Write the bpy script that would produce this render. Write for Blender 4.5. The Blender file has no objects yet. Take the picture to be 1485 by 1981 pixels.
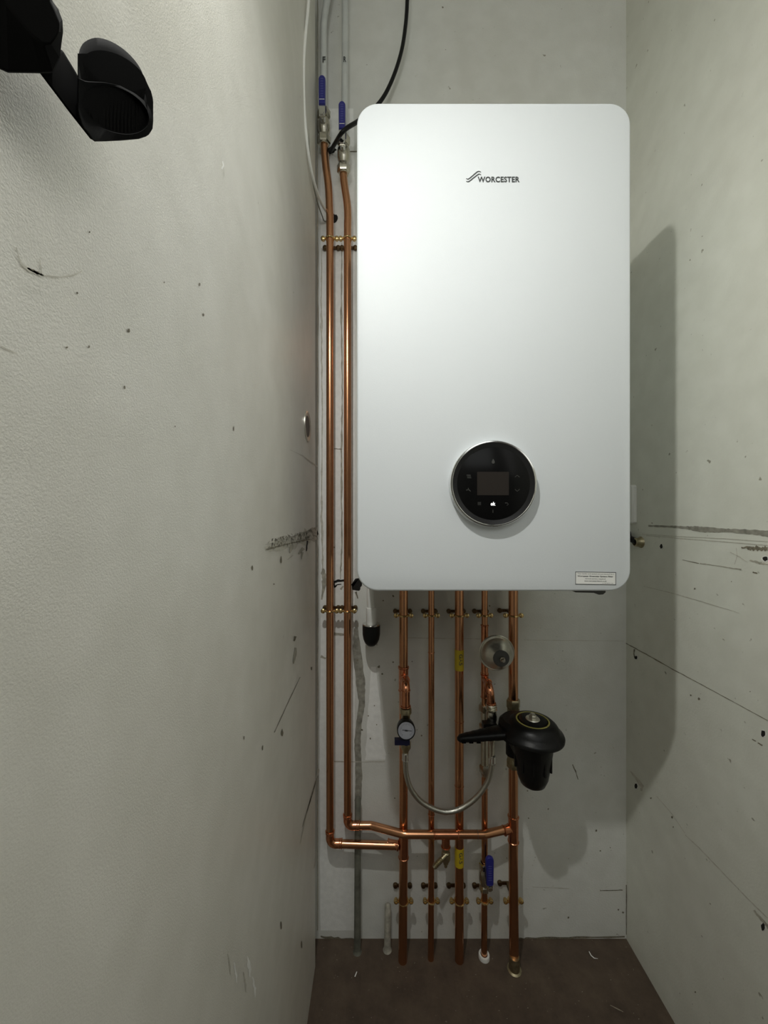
import bpy, bmesh, math, random
from mathutils import Vector, Matrix
random.seed(7)
PI = math.pi
SC = bpy.context.scene
COL = SC.collection
# ------------------------------------------------------------------ survey of the place (metres)
F, CX, CY, CAMZ = 744.0, 735.0, 985.0, 1.10
YB = 0.985            # back wall
XL, XR = -0.156, 0.630  # side walls
YF = 0.617            # boiler front

def P(px, py, D):
    return Vector(((px - CX) / F * D, D, CAMZ - (py - CY) / F * D))
def onB(px, py, o=0.0006): return P(px, py, YB - o)
def onL(px, py, o=0.0006):
    D = XL * F / (px - CX); v = P(px, py, D); v.x = XL + o; return v
def onR(px, py, o=0.0006):
    D = XR * F / (px - CX); v = P(px, py, D); v.x = XR - o; return v
def onF(px, py, o=0.0006):
    D = F * CAMZ / (py - CY); v = P(px, py, D); v.z = o; return v

# ------------------------------------------------------------------ materials
def nmat(name):
    m = bpy.data.materials.new(name); m.use_nodes = True
    nt = m.node_tree; b = nt.nodes['Principled BSDF']
    return m, nt, b
def simple(name, col, rough=0.5, metal=0.0, var=0.0, vscale=60, bump=0.0, bscale=400, coat=0.0, spec=None, rvar=0.0):
    m, nt, b = nmat(name)
    b.inputs['Base Color'].default_value = (*col, 1)
    b.inputs['Roughness'].default_value = rough
    b.inputs['Metallic'].default_value = metal
    b.inputs['Coat Weight'].default_value = coat
    if spec is not None: b.inputs['Specular IOR Level'].default_value = spec
    tc = nt.nodes.new('ShaderNodeTexCoord')
    if var > 0 or rvar > 0:
        n = nt.nodes.new('ShaderNodeTexNoise'); n.inputs['Scale'].default_value = vscale; n.inputs['Detail'].default_value = 5
        nt.links.new(tc.outputs['Object'], n.inputs['Vector'])
        if var > 0:
            r = nt.nodes.new('ShaderNodeValToRGB')
            r.color_ramp.elements[0].position = 0.3; r.color_ramp.elements[1].position = 0.7
            r.color_ramp.elements[0].color = (*[c * (1 - var) for c in col], 1)
            r.color_ramp.elements[1].color = (*[min(1, c * (1 + var)) for c in col], 1)
            nt.links.new(n.outputs['Fac'], r.inputs['Fac']); nt.links.new(r.outputs['Color'], b.inputs['Base Color'])
        if rvar > 0:
            mr = nt.nodes.new('ShaderNodeMapRange'); mr.inputs['To Min'].default_value = max(0.03, rough - rvar); mr.inputs['To Max'].default_value = rough + rvar
            nt.links.new(n.outputs['Fac'], mr.inputs['Value']); nt.links.new(mr.outputs['Result'], b.inputs['Roughness'])
    if bump > 0:
        n2 = nt.nodes.new('ShaderNodeTexNoise'); n2.inputs['Scale'].default_value = bscale; n2.inputs['Detail'].default_value = 3
        nt.links.new(tc.outputs['Object'], n2.inputs['Vector'])
        bp = nt.nodes.new('ShaderNodeBump'); bp.inputs['Strength'].default_value = bump; bp.inputs['Distance'].default_value = 0.001
        nt.links.new(n2.outputs['Fac'], bp.inputs['Height']); nt.links.new(bp.outputs['Normal'], b.inputs['Normal'])
    return m

def wall_mat(name, col, dirt, rough, streak, speck=0.62, bscale=260, bstr=0.35, lowf=0.9):
    """painted board: broad tonal drift, fine roller texture, small specks of dirt"""
    m, nt, b = nmat(name)
    N = nt.nodes.new; Lk = nt.links.new
    tc = N('ShaderNodeTexCoord')
    n1 = N('ShaderNodeTexNoise'); n1.inputs['Scale'].default_value = 3.2; n1.inputs['Detail'].default_value = 4; n1.inputs['Roughness'].default_value = 0.55
    mp = N('ShaderNodeMapping'); mp.inputs['Scale'].default_value = streak
    Lk(tc.outputs['Object'], mp.inputs['Vector']); Lk(mp.outputs['Vector'], n1.inputs['Vector'])
    r1 = N('ShaderNodeValToRGB'); e = r1.color_ramp.elements
    e[0].position = 0.28; e[1].position = 0.66
    e[0].color = (*dirt, 1); e[1].color = (*col, 1)
    Lk(n1.outputs['Fac'], r1.inputs['Fac'])
    # specks
    n2 = N('ShaderNodeTexNoise'); n2.inputs['Scale'].default_value = 70; n2.inputs['Detail'].default_value = 2
    Lk(tc.outputs['Object'], n2.inputs['Vector'])
    r2 = N('ShaderNodeValToRGB'); e = r2.color_ramp.elements
    e[0].position = speck + 0.10; e[1].position = speck + 0.145
    e[0].color = (1, 1, 1, 1); e[1].color = (0.45, 0.43, 0.38, 1)
    Lk(n2.outputs['Fac'], r2.inputs['Fac'])
    n3 = N('ShaderNodeTexNoise'); n3.inputs['Scale'].default_value = 22; n3.inputs['Detail'].default_value = 6
    Lk(tc.outputs['Object'], n3.inputs['Vector'])
    r3 = N('ShaderNodeValToRGB'); e = r3.color_ramp.elements
    e[0].position = 0.35; e[1].position = 0.7; e[0].color = (0.93, 0.93, 0.92, 1); e[1].color = (1, 1, 1, 1)
    Lk(n3.outputs['Fac'], r3.inputs['Fac'])
    m1 = N('ShaderNodeMix'); m1.data_type = 'RGBA'; m1.blend_type = 'MULTIPLY'; m1.inputs[0].default_value = 1
    Lk(r1.outputs['Color'], m1.inputs[6]); Lk(r2.outputs['Color'], m1.inputs[7])
    m2 = N('ShaderNodeMix'); m2.data_type = 'RGBA'; m2.blend_type = 'MULTIPLY'; m2.inputs[0].default_value = 1
    Lk(m1.outputs[2], m2.inputs[6]); Lk(r3.outputs['Color'], m2.inputs[7])
    Lk(m2.outputs[2], b.inputs['Base Color'])
    b.inputs['Roughness'].default_value = rough
    nb = N('ShaderNodeTexNoise'); nb.inputs['Scale'].default_value = bscale; nb.inputs['Detail'].default_value = 4
    Lk(tc.outputs['Object'], nb.inputs['Vector'])
    nb2 = N('ShaderNodeTexNoise'); nb2.inputs['Scale'].default_value = 16; nb2.inputs['Detail'].default_value = 3
    Lk(tc.outputs['Object'], nb2.inputs['Vector'])
    ad = N('ShaderNodeMath'); ad.operation = 'MULTIPLY_ADD'; ad.inputs[1].default_value = lowf
    Lk(nb2.outputs['Fac'], ad.inputs[0]); Lk(nb.outputs['Fac'], ad.inputs[2])
    bp = N('ShaderNodeBump'); bp.inputs['Strength'].default_value = bstr; bp.inputs['Distance'].default_value = 0.0012
    Lk(ad.outputs[0], bp.inputs['Height']); Lk(bp.outputs['Normal'], b.inputs['Normal'])
    return m

M = {}
M['wall_back'] = wall_mat('paint_back', (0.79, 0.80, 0.765), (0.71, 0.705, 0.66), 0.55, (1, 1, 0.5))
M['wall_left'] = wall_mat('paint_left', (0.80, 0.785, 0.725), (0.71, 0.69, 0.625), 0.36, (1, 1, 0.6), bscale=900, bstr=0.20, lowf=0.4, speck=.68)
M['wall_right'] = wall_mat('paint_right', (0.78, 0.795, 0.72), (0.70, 0.70, 0.63), 0.5, (1, 1, 0.7), bstr=0.25)
M['ceiling'] = simple('paint_ceiling', (0.60, 0.60, 0.56), 0.7, bump=0.2)
M['scuff'] = simple('dirty_scuff', (0.20, 0.18, 0.13), 0.7, var=0.4, vscale=200)
M['faint'] = simple('faint_scuff', (0.55, 0.53, 0.46), 0.6, var=0.15, vscale=150)
M['plaster'] = simple('grey_bare_plaster', (0.41, 0.39, 0.325), 0.8, var=0.3, vscale=90, bump=0.4)
M['pale_mark'] = simple('pale_patch', (0.90, 0.90, 0.87), 0.7, var=0.05, vscale=80, bump=0.4)
M['dark'] = simple('dark_grey_mark', (0.29, 0.28, 0.235), 0.8, var=0.35, vscale=70)
M['hole'] = simple('dark_hole', (0.012, 0.011, 0.009), 0.9)
M['floor'] = None
def floor_mat():
    m, nt, b = nmat('worn_brown_floor'); N = nt.nodes.new; Lk = nt.links.new
    tc = N('ShaderNodeTexCoord')
    n = N('ShaderNodeTexNoise'); n.inputs['Scale'].default_value = 14; n.inputs['Detail'].default_value = 8; n.inputs['Roughness'].default_value = 0.7
    Lk(tc.outputs['Object'], n.inputs['Vector'])
    r = N('ShaderNodeValToRGB'); e = r.color_ramp.elements
    e[0].position = 0.32; e[0].color = (0.058, 0.038, 0.026, 1); e[1].position = 0.75; e[1].color = (0.12, 0.086, 0.058, 1)
    Lk(n.outputs['Fac'], r.inputs['Fac'])
    n2 = N('ShaderNodeTexNoise'); n2.inputs['Scale'].default_value = 130; n2.inputs['Detail'].default_value = 3
    Lk(tc.outputs['Object'], n2.inputs['Vector'])
    r2 = N('ShaderNodeValToRGB'); e = r2.color_ramp.elements
    e[0].position = 0.70; e[0].color = (0, 0, 0, 1); e[1].position = 0.76; e[1].color = (0.6, 0.6, 0.6, 1)
    Lk(n2.outputs['Fac'], r2.inputs['Fac'])
    mx = N('ShaderNodeMix'); mx.data_type = 'RGBA'; Lk(r2.outputs['Color'], mx.inputs[0]); Lk(r.outputs['Color'], mx.inputs[6])
    mx.inputs[7].default_value = (0.30, 0.25, 0.18, 1)
    Lk(mx.outputs[2], b.inputs['Base Color']); b.inputs['Roughness'].default_value = 0.75
    bp = N('ShaderNodeBump'); bp.inputs['Strength'].default_value = 0.5; bp.inputs['Distance'].default_value = 0.002
    Lk(n2.outputs['Fac'], bp.inputs['Height']); Lk(bp.outputs['Normal'], b.inputs['Normal'])
    return m
M['floor'] = floor_mat()
M['copper'] = simple('copper_tube', (0.62, 0.31, 0.165), 0.22, 1.0, var=0.10, vscale=9, rvar=0.04)
M['copper_fit'] = simple('copper_fitting', (0.66, 0.28, 0.15), 0.19, 1.0, var=0.15, vscale=120)
M['brass'] = simple('brass', (0.72, 0.52, 0.24), 0.25, 1.0, var=0.1, vscale=120)
M['brass_dull'] = simple('dull_brass', (0.42, 0.37, 0.24), 0.40, 1.0, var=0.2, vscale=140)
M['bronze_dark'] = simple('tarnished_brass', (0.16, 0.11, 0.06), 0.4, 1.0)
M['nickel'] = simple('nickel_plate', (0.60, 0.57, 0.48), 0.24, 1.0, var=0.12, vscale=120)
M['steel'] = simple('brushed_steel', (0.66, 0.64, 0.57), 0.33, 1.0, var=0.08, vscale=160)
M['chrome'] = simple('chrome', (0.72, 0.72, 0.70), 0.12, 1.0)
M['white_coat'] = simple('white_powder_coat', (0.66, 0.69, 0.71), 0.5, bump=0.10, bscale=700, spec=0.2)
M['grey_side'] = simple('grey_steel_chassis', (0.42, 0.43, 0.41), 0.5)
M['dark_plastic'] = simple('dark_grey_plastic', (0.055, 0.055, 0.05), 0.45)
M['black_glass'] = simple('black_glass', (0.005, 0.005, 0.005), 0.20, spec=.10)
M['black_ring'] = simple('black_bezel', (0.014, 0.014, 0.014), 0.22)
M['screen'] = simple('dark_screen', (0.026, 0.022, 0.019), 0.25, spec=.25)
M['icon'] = simple('dim_icon_print', (0.055, 0.055, 0.05), 0.4)
M['ink'] = simple('dark_ink', (0.045, 0.05, 0.05), 0.5)
M['label_paper'] = simple('label_paper', (0.80, 0.80, 0.77), 0.5)
M['black_plastic'] = simple('black_plastic', (0.006, 0.006, 0.006), 0.38, bump=0.1, bscale=500, spec=.25)
M['black_satin'] = simple('black_satin_plastic', (0.004, 0.004, 0.004), 0.85, spec=.05)
M['black_rubber'] = simple('black_cable', (0.005, 0.005, 0.005), 0.42, spec=.25)
M['white_cable'] = simple('white_cable', (0.86, 0.86, 0.82), 0.4)
M['pipe_paint'] = simple('grey_painted_pipe', (0.58, 0.60, 0.58), 0.38, var=0.08, vscale=30)
M['old_pipe'] = simple('dark_grey_pipe', (0.15, 0.15, 0.12), 0.6, var=0.35, vscale=40, bump=0.3, bscale=120)
M['white_plastic'] = simple('white_plastic', (0.78, 0.78, 0.75), 0.35)
M['blue'] = simple('blue_vinyl_grip', (0.022, 0.024, 0.21), 0.38)
M['blue_dark'] = simple('navy_plastic', (0.01, 0.012, 0.05), 0.4)
M['blue_text'] = simple('pale_blue_emboss', (0.07, 0.075, 0.27), 0.45)
M['yellow'] = simple('yellow_tape', (0.55, 0.40, 0.015), 0.45)
M['yellow_ring'] = simple('yellow_ring', (0.42, 0.38, 0.10), 0.45)
M['dial'] = simple('gauge_dial_white', (0.52, 0.53, 0.60), 0.45)
def braid_mat():
    m, nt, b = nmat('steel_braid'); N = nt.nodes.new; Lk = nt.links.new
    b.inputs['Base Color'].default_value = (0.55, 0.54, 0.48, 1); b.inputs['Metallic'].default_value = 1; b.inputs['Roughness'].default_value = 0.3
    tc = N('ShaderNodeTexCoord')
    w = N('ShaderNodeTexVoronoi'); w.inputs['Scale'].default_value = 700
    Lk(tc.outputs['Object'], w.inputs['Vector'])
    bp = N('ShaderNodeBump'); bp.inputs['Strength'].default_value = 0.5; bp.inputs['Distance'].default_value = 0.0006
    Lk(w.outputs['Distance'], bp.inputs['Height']); Lk(bp.outputs['Normal'], b.inputs['Normal'])
    return m
M['braid'] = braid_mat()
def lit_mat():
    m, nt, b = nmat('lit_ok_key')
    b.inputs['Base Color'].default_value = (0.8, 0.8, 0.8, 1)
    b.inputs['Emission Color'].default_value = (1, 1, 1, 1); b.inputs['Emission Strength'].default_value = 0.9
    return m
M['lit'] = lit_mat()

# ------------------------------------------------------------------ mesh builder
def basis(axis):
    a = Vector(axis).normalized()
    t = Vector((0, 0, 1)) if abs(a.z) < 0.9 else Vector((0, 1, 0))
    u = t.cross(a).normalized(); v = a.cross(u).normalized()
    return a, u, v

class MB:
    def __init__(s): s.v = []; s.f = []; s.m = []
    def add(s, vs, fs, mi=0):
        o = len(s.v); s.v += [Vector(v) for v in vs]
        for f in fs: s.f.append([i + o for i in f]); s.m.append(mi)
        return s
    def box(s, c, sz, mi=0, rot=None):
        c = Vector(c); x, y, z = [k / 2 for k in sz]
        vs = [Vector((a * x, b * y, d * z)) for a in (-1, 1) for b in (-1, 1) for d in (-1, 1)]
        if rot is not None: vs = [rot @ v for v in vs]
        return s.add([c + v for v in vs], [(0, 1, 3, 2), (4, 6, 7, 5), (0, 4, 5, 1), (2, 3, 7, 6), (0, 2, 6, 4), (1, 5, 7, 3)], mi)
    def rings(s, rings, cap0=True, cap1=True, mi=0, closed=False):
        n = len(rings[0]); vs = [p for r in rings for p in r]; fs = []
        K = len(rings)
        for k in range(K if closed else K - 1):
            a = k * n; b = ((k + 1) % K) * n
            for i in range(n):
                j = (i + 1) % n
                fs.append((a + i, a + j, b + j, b + i))
        if not closed:
            if cap0: fs.append(tuple(reversed(range(n))))
            if cap1: fs.append(tuple(range((K - 1) * n, K * n)))
        return s.add(vs, fs, mi)
    def tube(s, pts, r, seg=16, mi=0, caps=True, closed=False):
        pts = [Vector(p) for p in pts]; n = len(pts)
        rs = r if isinstance(r, (list, tuple)) else [r] * n
        T = []
        for i in range(n):
            if closed: d = pts[(i + 1) % n] - pts[i - 1]
            else: d = pts[min(i + 1, n - 1)] - pts[max(i - 1, 0)]
            T.append(d.normalized())
        a, u, v = basis(T[0]); R = []
        for i in range(n):
            if i: 
                q = T[i - 1].rotation_difference(T[i]); u = q @ u
            w = T[i].cross(u).normalized(); u = w.cross(T[i]).normalized()
            R.append([pts[i] + (u * math.cos(2 * PI * k / seg) + w * math.sin(2 * PI * k / seg)) * rs[i] for k in range(seg)])
        return s.rings(R, caps, caps, mi, closed)
    def lathe(s, o, axis, prof, seg=32, mi=0, caps=True, phase=0):
        """prof: (radius, height along the axis)"""
        a, u, v = basis(axis); o = Vector(o)
        R = [[o + a * h + (u * math.cos(2 * PI * k / seg + phase) + v * math.sin(2 * PI * k / seg + phase)) * max(r, 1e-5) for k in range(seg)] for r, h in prof]
        return s.rings(R, caps, caps, mi)
    def cyl(s, p0, p1, r, seg=20, mi=0, r2=None):
        p0 = Vector(p0); p1 = Vector(p1)
        return s.lathe(p0, p1 - p0, [(r, 0), (r2 if r2 is not None else r, (p1 - p0).length)], seg, mi)
    def hexnut(s, p0, p1, r, mi=0):
        p0 = Vector(p0); p1 = Vector(p1); L = (p1 - p0).length
        return s.lathe(p0, p1 - p0, [(r * .86, 0), (r, L * .14), (r, L * .86), (r * .86, L)], 6, mi)
    def torus(s, c, axis, R, r, seg=28, seg2=8, mi=0):
        a, u, v = basis(axis); c = Vector(c)
        pts = [c + (u * math.cos(2 * PI * k / seg) + v * math.sin(2 * PI * k / seg)) * R for k in range(seg)]
        return s.tube(pts, r, seg2, mi, closed=True)
    def sphere(s, c, r, sc=(1, 1, 1), n=12, mi=0):
        c = Vector(c); R = []
        for i in range(1, n):
            t = PI * i / n
            R.append([c + Vector((sc[0] * r * math.sin(t) * math.cos(2 * PI * k / (2 * n)), sc[1] * r * math.sin(t) * math.sin(2 * PI * k / (2 * n)), -sc[2] * r * math.cos(t))) for k in range(2 * n)])
        return s.rings(R, True, True, mi)
    def prism(s, poly, d, mi=0):
        """poly: 3-D outline, d: extrusion vector"""
        poly = [Vector(p) for p in poly]; d = Vector(d)
        return s.rings([poly, [p + d for p in poly]], True, True, mi)
    def ribbon(s, pts, widths, mi=0, jit=0.0, mp=None, sub=1):
        """pts in pixels on a wall; mp maps them onto it"""
        P2 = []; W = []
        for i in range(len(pts) - 1):
            for k in range(sub):
                t = k / sub
                P2.append((pts[i][0] * (1 - t) + pts[i + 1][0] * t, pts[i][1] * (1 - t) + pts[i + 1][1] * t))
                W.append(widths[i] * (1 - t) + widths[i + 1] * t)
        P2.append(pts[-1]); W.append(widths[-1])
        vs = []
        for i, (x, y) in enumerate(P2):
            a = P2[max(i - 1, 0)]; b = P2[min(i + 1, len(P2) - 1)]
            dx, dy = b[0] - a[0], b[1] - a[1]; L = math.hypot(dx, dy) or 1
            nx, ny = -dy / L, dx / L
            w1 = W[i] / 2 * (1 + random.uniform(-jit, jit)); w2 = W[i] / 2 * (1 + random.uniform(-jit, jit))
            vs += [mp(x + nx * w1, y + ny * w1), mp(x - nx * w2, y - ny * w2)]
        fs = [(2 * i, 2 * i + 1, 2 * i + 3, 2 * i + 2) for i in range(len(P2) - 1)]
        return s.add(vs, fs, mi)
    def blob(s, px, py, rx, ry, mp, mi=0, jit=0.25, n=12):
        vs = [mp(px + rx * math.cos(2 * PI * k / n) * (1 + random.uniform(-jit, jit)), py + ry * math.sin(2 * PI * k / n) * (1 + random.uniform(-jit, jit))) for k in range(n)]
        return s.add(vs, [tuple(range(n))], mi)
    def build(s, name, mats, parent=None, smooth=True, angle=35, fixn=True, loc=None):
        if not isinstance(mats, (list, tuple)): mats = [mats]
        base = Vector(loc) if loc is not None else (wloc(parent) if parent else Vector((0, 0, 0)))
        me = bpy.data.meshes.new(name)
        me.from_pydata([v - base for v in s.v], [], s.f)
        for m in mats: me.materials.append(m)
        for p, mi in zip(me.polygons, s.m): p.material_index = mi
        if fixn:
            bm = bmesh.new(); bm.from_mesh(me); bmesh.ops.recalc_face_normals(bm, faces=bm.faces); bm.to_mesh(me); bm.free()
        if smooth:
            me.polygons.foreach_set('use_smooth', [True] * len(me.polygons))
            try: me.set_sharp_from_angle(angle=math.radians(angle))
            except Exception: pass
        me.update()
        o = bpy.data.objects.new(name, me); COL.objects.link(o)
        if loc is not None and not parent: o.location = loc
        if parent: o.parent = parent
        return o

def wloc(o):
    v = Vector((0, 0, 0))
    while o: v += o.location; o = o.parent
    return v
def thing(name, label, cat, loc, group=None):
    o = bpy.data.objects.new(name, None); COL.objects.link(o)
    o.location = Vector(loc); o.empty_display_size = 0.02
    o['label'] = label; o['category'] = cat
    if group: o['group'] = group
    return o
def tag(o, label, cat, group=None):
    o['label'] = label; o['category'] = cat
    if group: o['group'] = group
    return o
def struct(mb, name, mats, smooth=False, **k):
    o = mb.build(name, mats, smooth=smooth, **k); o['kind'] = 'structure'; return o

def fillet(pts, rad, n=8):
    pts = [Vector(p) for p in pts]; out = [pts[0]]
    for i in range(1, len(pts) - 1):
        a, b, c = pts[i - 1], pts[i], pts[i + 1]
        r = rad[i - 1] if isinstance(rad, (list, tuple)) else rad
        d1 = (a - b); d2 = (c - b)
        ang = d1.angle(d2); 
        if abs(ang - PI) < 0.02 or r <= 0: out.append(b); continue
        t = min(r / math.tan(ang / 2), d1.length * .49, d2.length * .49); r = t * math.tan(ang / 2)
        p1 = b + d1.normalized() * t; p2 = b + d2.normalized() * t
        bis = (d1.normalized() + d2.normalized()).normalized(); ctr = b + bis * (r / math.sin(ang / 2))
        v1 = p1 - ctr; v2 = p2 - ctr; q = v1.rotation_difference(v2)
        for k in range(n + 1):
            qq = Matrix.Identity(3).to_quaternion().slerp(q, k / n); out.append(ctr + qq @ v1)
    out.append(pts[-1]); return out
def smoothpath(pts, n=8):
    """Catmull-Rom through pts"""
    pts = [Vector(p) for p in pts]; out = []
    for i in range(len(pts) - 1):
        p0 = pts[max(i - 1, 0)]; p1 = pts[i]; p2 = pts[i + 1]; p3 = pts[min(i + 2, len(pts) - 1)]
        for k in range(n):
            t = k / n
            out.append(0.5 * ((2 * p1) + (p2 - p0) * t + (2 * p0 - 5 * p1 + 4 * p2 - p3) * t * t + (3 * p1 - p0 - 3 * p2 + p3) * t ** 3))
    out.append(pts[-1]); return out
def arc_elbow(a, b, c, rad, n=10):
    """points of an elbow with corner b between directions of a and c, limited to the arc"""
    p = fillet([a, b, c], rad, n); return p
def sleeve(mb, p0, p1, r, mi=0, bead=True):
    """solder-ring sleeve round a tube of radius r"""
    p0 = Vector(p0); p1 = Vector(p1); L = (p1 - p0).length; q = r + 0.0011; w = r + 0.0024
    if bead:
        b = min(0.004, L * .25)
        prof = [(r, 0), (q, 0.0004), (w, b * .3), (w, b * .7), (q, b), (q, L - b), (w, L - b * .7), (w, L - b * .3), (q, L - .0004), (r, L)]
    else: prof = [(r, 0), (q, 0.0004), (q, L - .0004), (r, L)]
    return mb.lathe(p0, p1 - p0, prof, 24, mi)
def text_verts(txt, bold=0.0, space=1.0):
    cu = bpy.data.curves.new('t', 'FONT'); cu.body = txt; cu.size = 1; cu.offset = bold; cu.space_character = space; cu.resolution_u = 3
    ob = bpy.data.objects.new('t', cu); COL.objects.link(ob)
    dg = bpy.context.evaluated_depsgraph_get(); dg.update()
    me = bpy.data.meshes.new_from_object(ob.evaluated_get(dg))
    vs = [Vector(v.co) for v in me.vertices]; fs = [tuple(p.vertices) for p in me.polygons]
    bpy.data.objects.remove(ob); bpy.data.curves.remove(cu); bpy.data.meshes.remove(me)
    return vs, fs
def text_fit(mb, txt, u0, u1, w0, w1, fn, bold=0.0, space=1.0, mi=0):
    """fits the text box to u0..u1 / w0..w1; fn(u, w) -> 3-D"""
    vs, fs = text_verts(txt, bold, space)
    ax = min(v.x for v in vs); bx = max(v.x for v in vs); ay = min(v.y for v in vs); by = max(v.y for v in vs)
    mb.add([fn(u0 + (v.x - ax) / (bx - ax) * (u1 - u0), w0 + (v.y - ay) / (by - ay) * (w1 - w0)) for v in vs], fs, mi)
    return mb

# ------------------------------------------------------------------ the room
ZT = 2.62; YN = -1.3; YR = 0.05   # the right wall is cut short out of view to let added fill in
def quad(a, b, c, d, nu=1, nv=1):
    vs = []; fs = []
    a, b, c, d = map(Vector, (a, b, c, d))
    for j in range(nv + 1):
        for i in range(nu + 1):
            u = i / nu; v = j / nv
            vs.append(a * (1 - u) * (1 - v) + b * u * (1 - v) + c * u * v + d * (1 - u) * v)
    for j in range(nv):
        for i in range(nu):
            k = j * (nu + 1) + i; fs.append((k, k + 1, k + nu + 2, k + nu + 1))
    return vs, fs
HOLE, SCUFF, FAINT, PLAS, PALE, DARK = 1, 2, 3, 4, 5, 6
def wmats(k): return [M[k], M['hole'], M['scuff'], M['faint'], M['plaster'], M['pale_mark'], M['dark']]
# back wall, a slab with its own marks
b = MB(); b.box(((XL + XR) / 2, YB + 0.03, ZT / 2), (XR - XL + 0.12, 0.06, ZT))
B = onB
# paler strip behind the left pipes and paler patch beside it, then filler and bare plaster
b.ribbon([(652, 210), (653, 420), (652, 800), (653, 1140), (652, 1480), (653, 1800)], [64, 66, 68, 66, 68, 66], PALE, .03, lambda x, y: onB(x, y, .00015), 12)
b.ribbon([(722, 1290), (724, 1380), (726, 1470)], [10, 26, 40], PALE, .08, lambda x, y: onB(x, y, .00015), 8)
# filler and bare plaster down the left strip behind the two pipes
b.ribbon([(661, 470), (660, 600), (662, 760), (660, 900), (661, 1060), (658, 1120)], [1, 3, 2, 3.5, 2.5, 2], PLAS, .6, lambda x, y: onB(x, y, .0003), 14)
b.ribbon([(622, 480), (621, 620), (623, 800), (622, 1000), (624, 1100)], [1, 4, 2, 4, 3], FAINT, .6, lambda x, y: onB(x, y, .0003), 14)
b.ribbon([(624, 1100), (627, 1125), (622, 1160)], [5, 11, 3], PLAS, .4, B, 6)
b.ribbon([(688, 1215), (690, 1260), (697, 1320), (700, 1360), (694, 1400), (691, 1440), (694, 1500), (692, 1550)], [8, 16, 18, 12, 11, 12, 13, 13], DARK, .10, lambda x, y: onB(x, y, .0003), 8)  # wavy deep grey band right of the two left pipes
#b.ribbon([(721, 1292), (722, 1320), (721, 1350), (722, 1400), (722, 1440), (722, 1475)], [10, 20, 20, 30, 36, 36], PALE, .08, lambda x, y: onB(x, y, .0003), 8)
b.ribbon([(646, 1226), (668, 1228)], [5, 4], PLAS, .3, B, 5)
b.ribbon([(620, 1270), (630, 1274)], [5, 3], PLAS, .3, B, 4)
b.ribbon([(646, 1473), (700, 1474), (744, 1473)], [2, 1.2, 1.5], FAINT, .5, B, 6)
b.ribbon([(646, 868), (662, 869)], [1.4, 1.2], SCUFF, .5, B, 4)
b.ribbon([(675, 293), (692, 293)], [2.5, 2.5], SCUFF, .3, B, 3)
# openings knocked through the board
b.blob(645, 423, 7.5, 10, B, HOLE, .22, 16)
b.blob(641, 290, 9, 6, B, HOLE, .2, 14)
b.ribbon([(684, 1124), (690, 1128), (688, 1142)], [12, 22, 14], HOLE, .12, B, 4)
b.ribbon([(688, 1145), (692, 1158)], [4, 2], SCUFF, .3, B, 3)
b.ribbon([(645, 1126), (652, 1124), (666, 1123)], [3, 5, 4], HOLE, .3, B, 4)
b.ribbon([(645, 1126), (647, 1136), (652, 1131), (660, 1130)], [3, 3, 2, 2], HOLE, .3, B, 4)
b.ribbon([(658, 1140), (664, 1134)], [4, 2], PLAS, .3, B, 3)
# board seams and specks
b.ribbon([(788, 1234), (930, 1236)], [1.3, 1.0], FAINT, .5, B, 10)
b.ribbon([(1013, 1238), (1206, 1240)], [0.9, 0.7], FAINT, .5, B, 10)
b.ribbon([(1030, 1716), (1100, 1719)], [0.8, 1.2], FAINT, .5, B, 10)
b.ribbon([(1160, 1723), (1204, 1722)], [1.2, 1.6], SCUFF, .5, B, 10)
b.ribbon([(1107, 1479), (1113, 1492), (1118, 1508)], [1.4, 1.6, 1.0], SCUFF, .5, B, 5)
for (x, y, r) in ((856, 14, 2), (1022, 1583, 1.4), (1153, 1607, 2), (1099, 1775, 2), (1161, 1646, 1.5), (760, 1281, 1.6), (815, 1423, 1.6), (763, 1544, 1.6), (797, 1280, 1),
                  (1020, 1530, 1.2), (1060, 1565, 1.5), (947, 1172, 1.4), (760, 1153, 2), (741, 1162, 1.4), (1180, 1640, 1), (1196, 1760, 1.6), (1205, 1765, 2), (700, 1412, 2), (712, 1385, 1.2), (728, 1402, 1.2), (716, 1429, 1.5), (724, 1365, 1.2), (733, 1290, 2.6), (739, 1304, 2), (691, 1277, 2), (646, 1059, 1.6)):
    b.blob(x, y, r, r, B, SCUFF, .4, 8)
for k in range(46):
    b.blob(random.uniform(1000, 1205), random.uniform(1180, 1800), random.uniform(.4, 1.0), random.uniform(.4, 1.1), B, FAINT, .4, 7)
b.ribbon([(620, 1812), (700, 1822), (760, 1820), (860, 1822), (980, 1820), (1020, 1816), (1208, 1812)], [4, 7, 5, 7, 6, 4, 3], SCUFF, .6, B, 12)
struct(b, 'wall_back', wmats('wall_back'), fixn=False)
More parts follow.
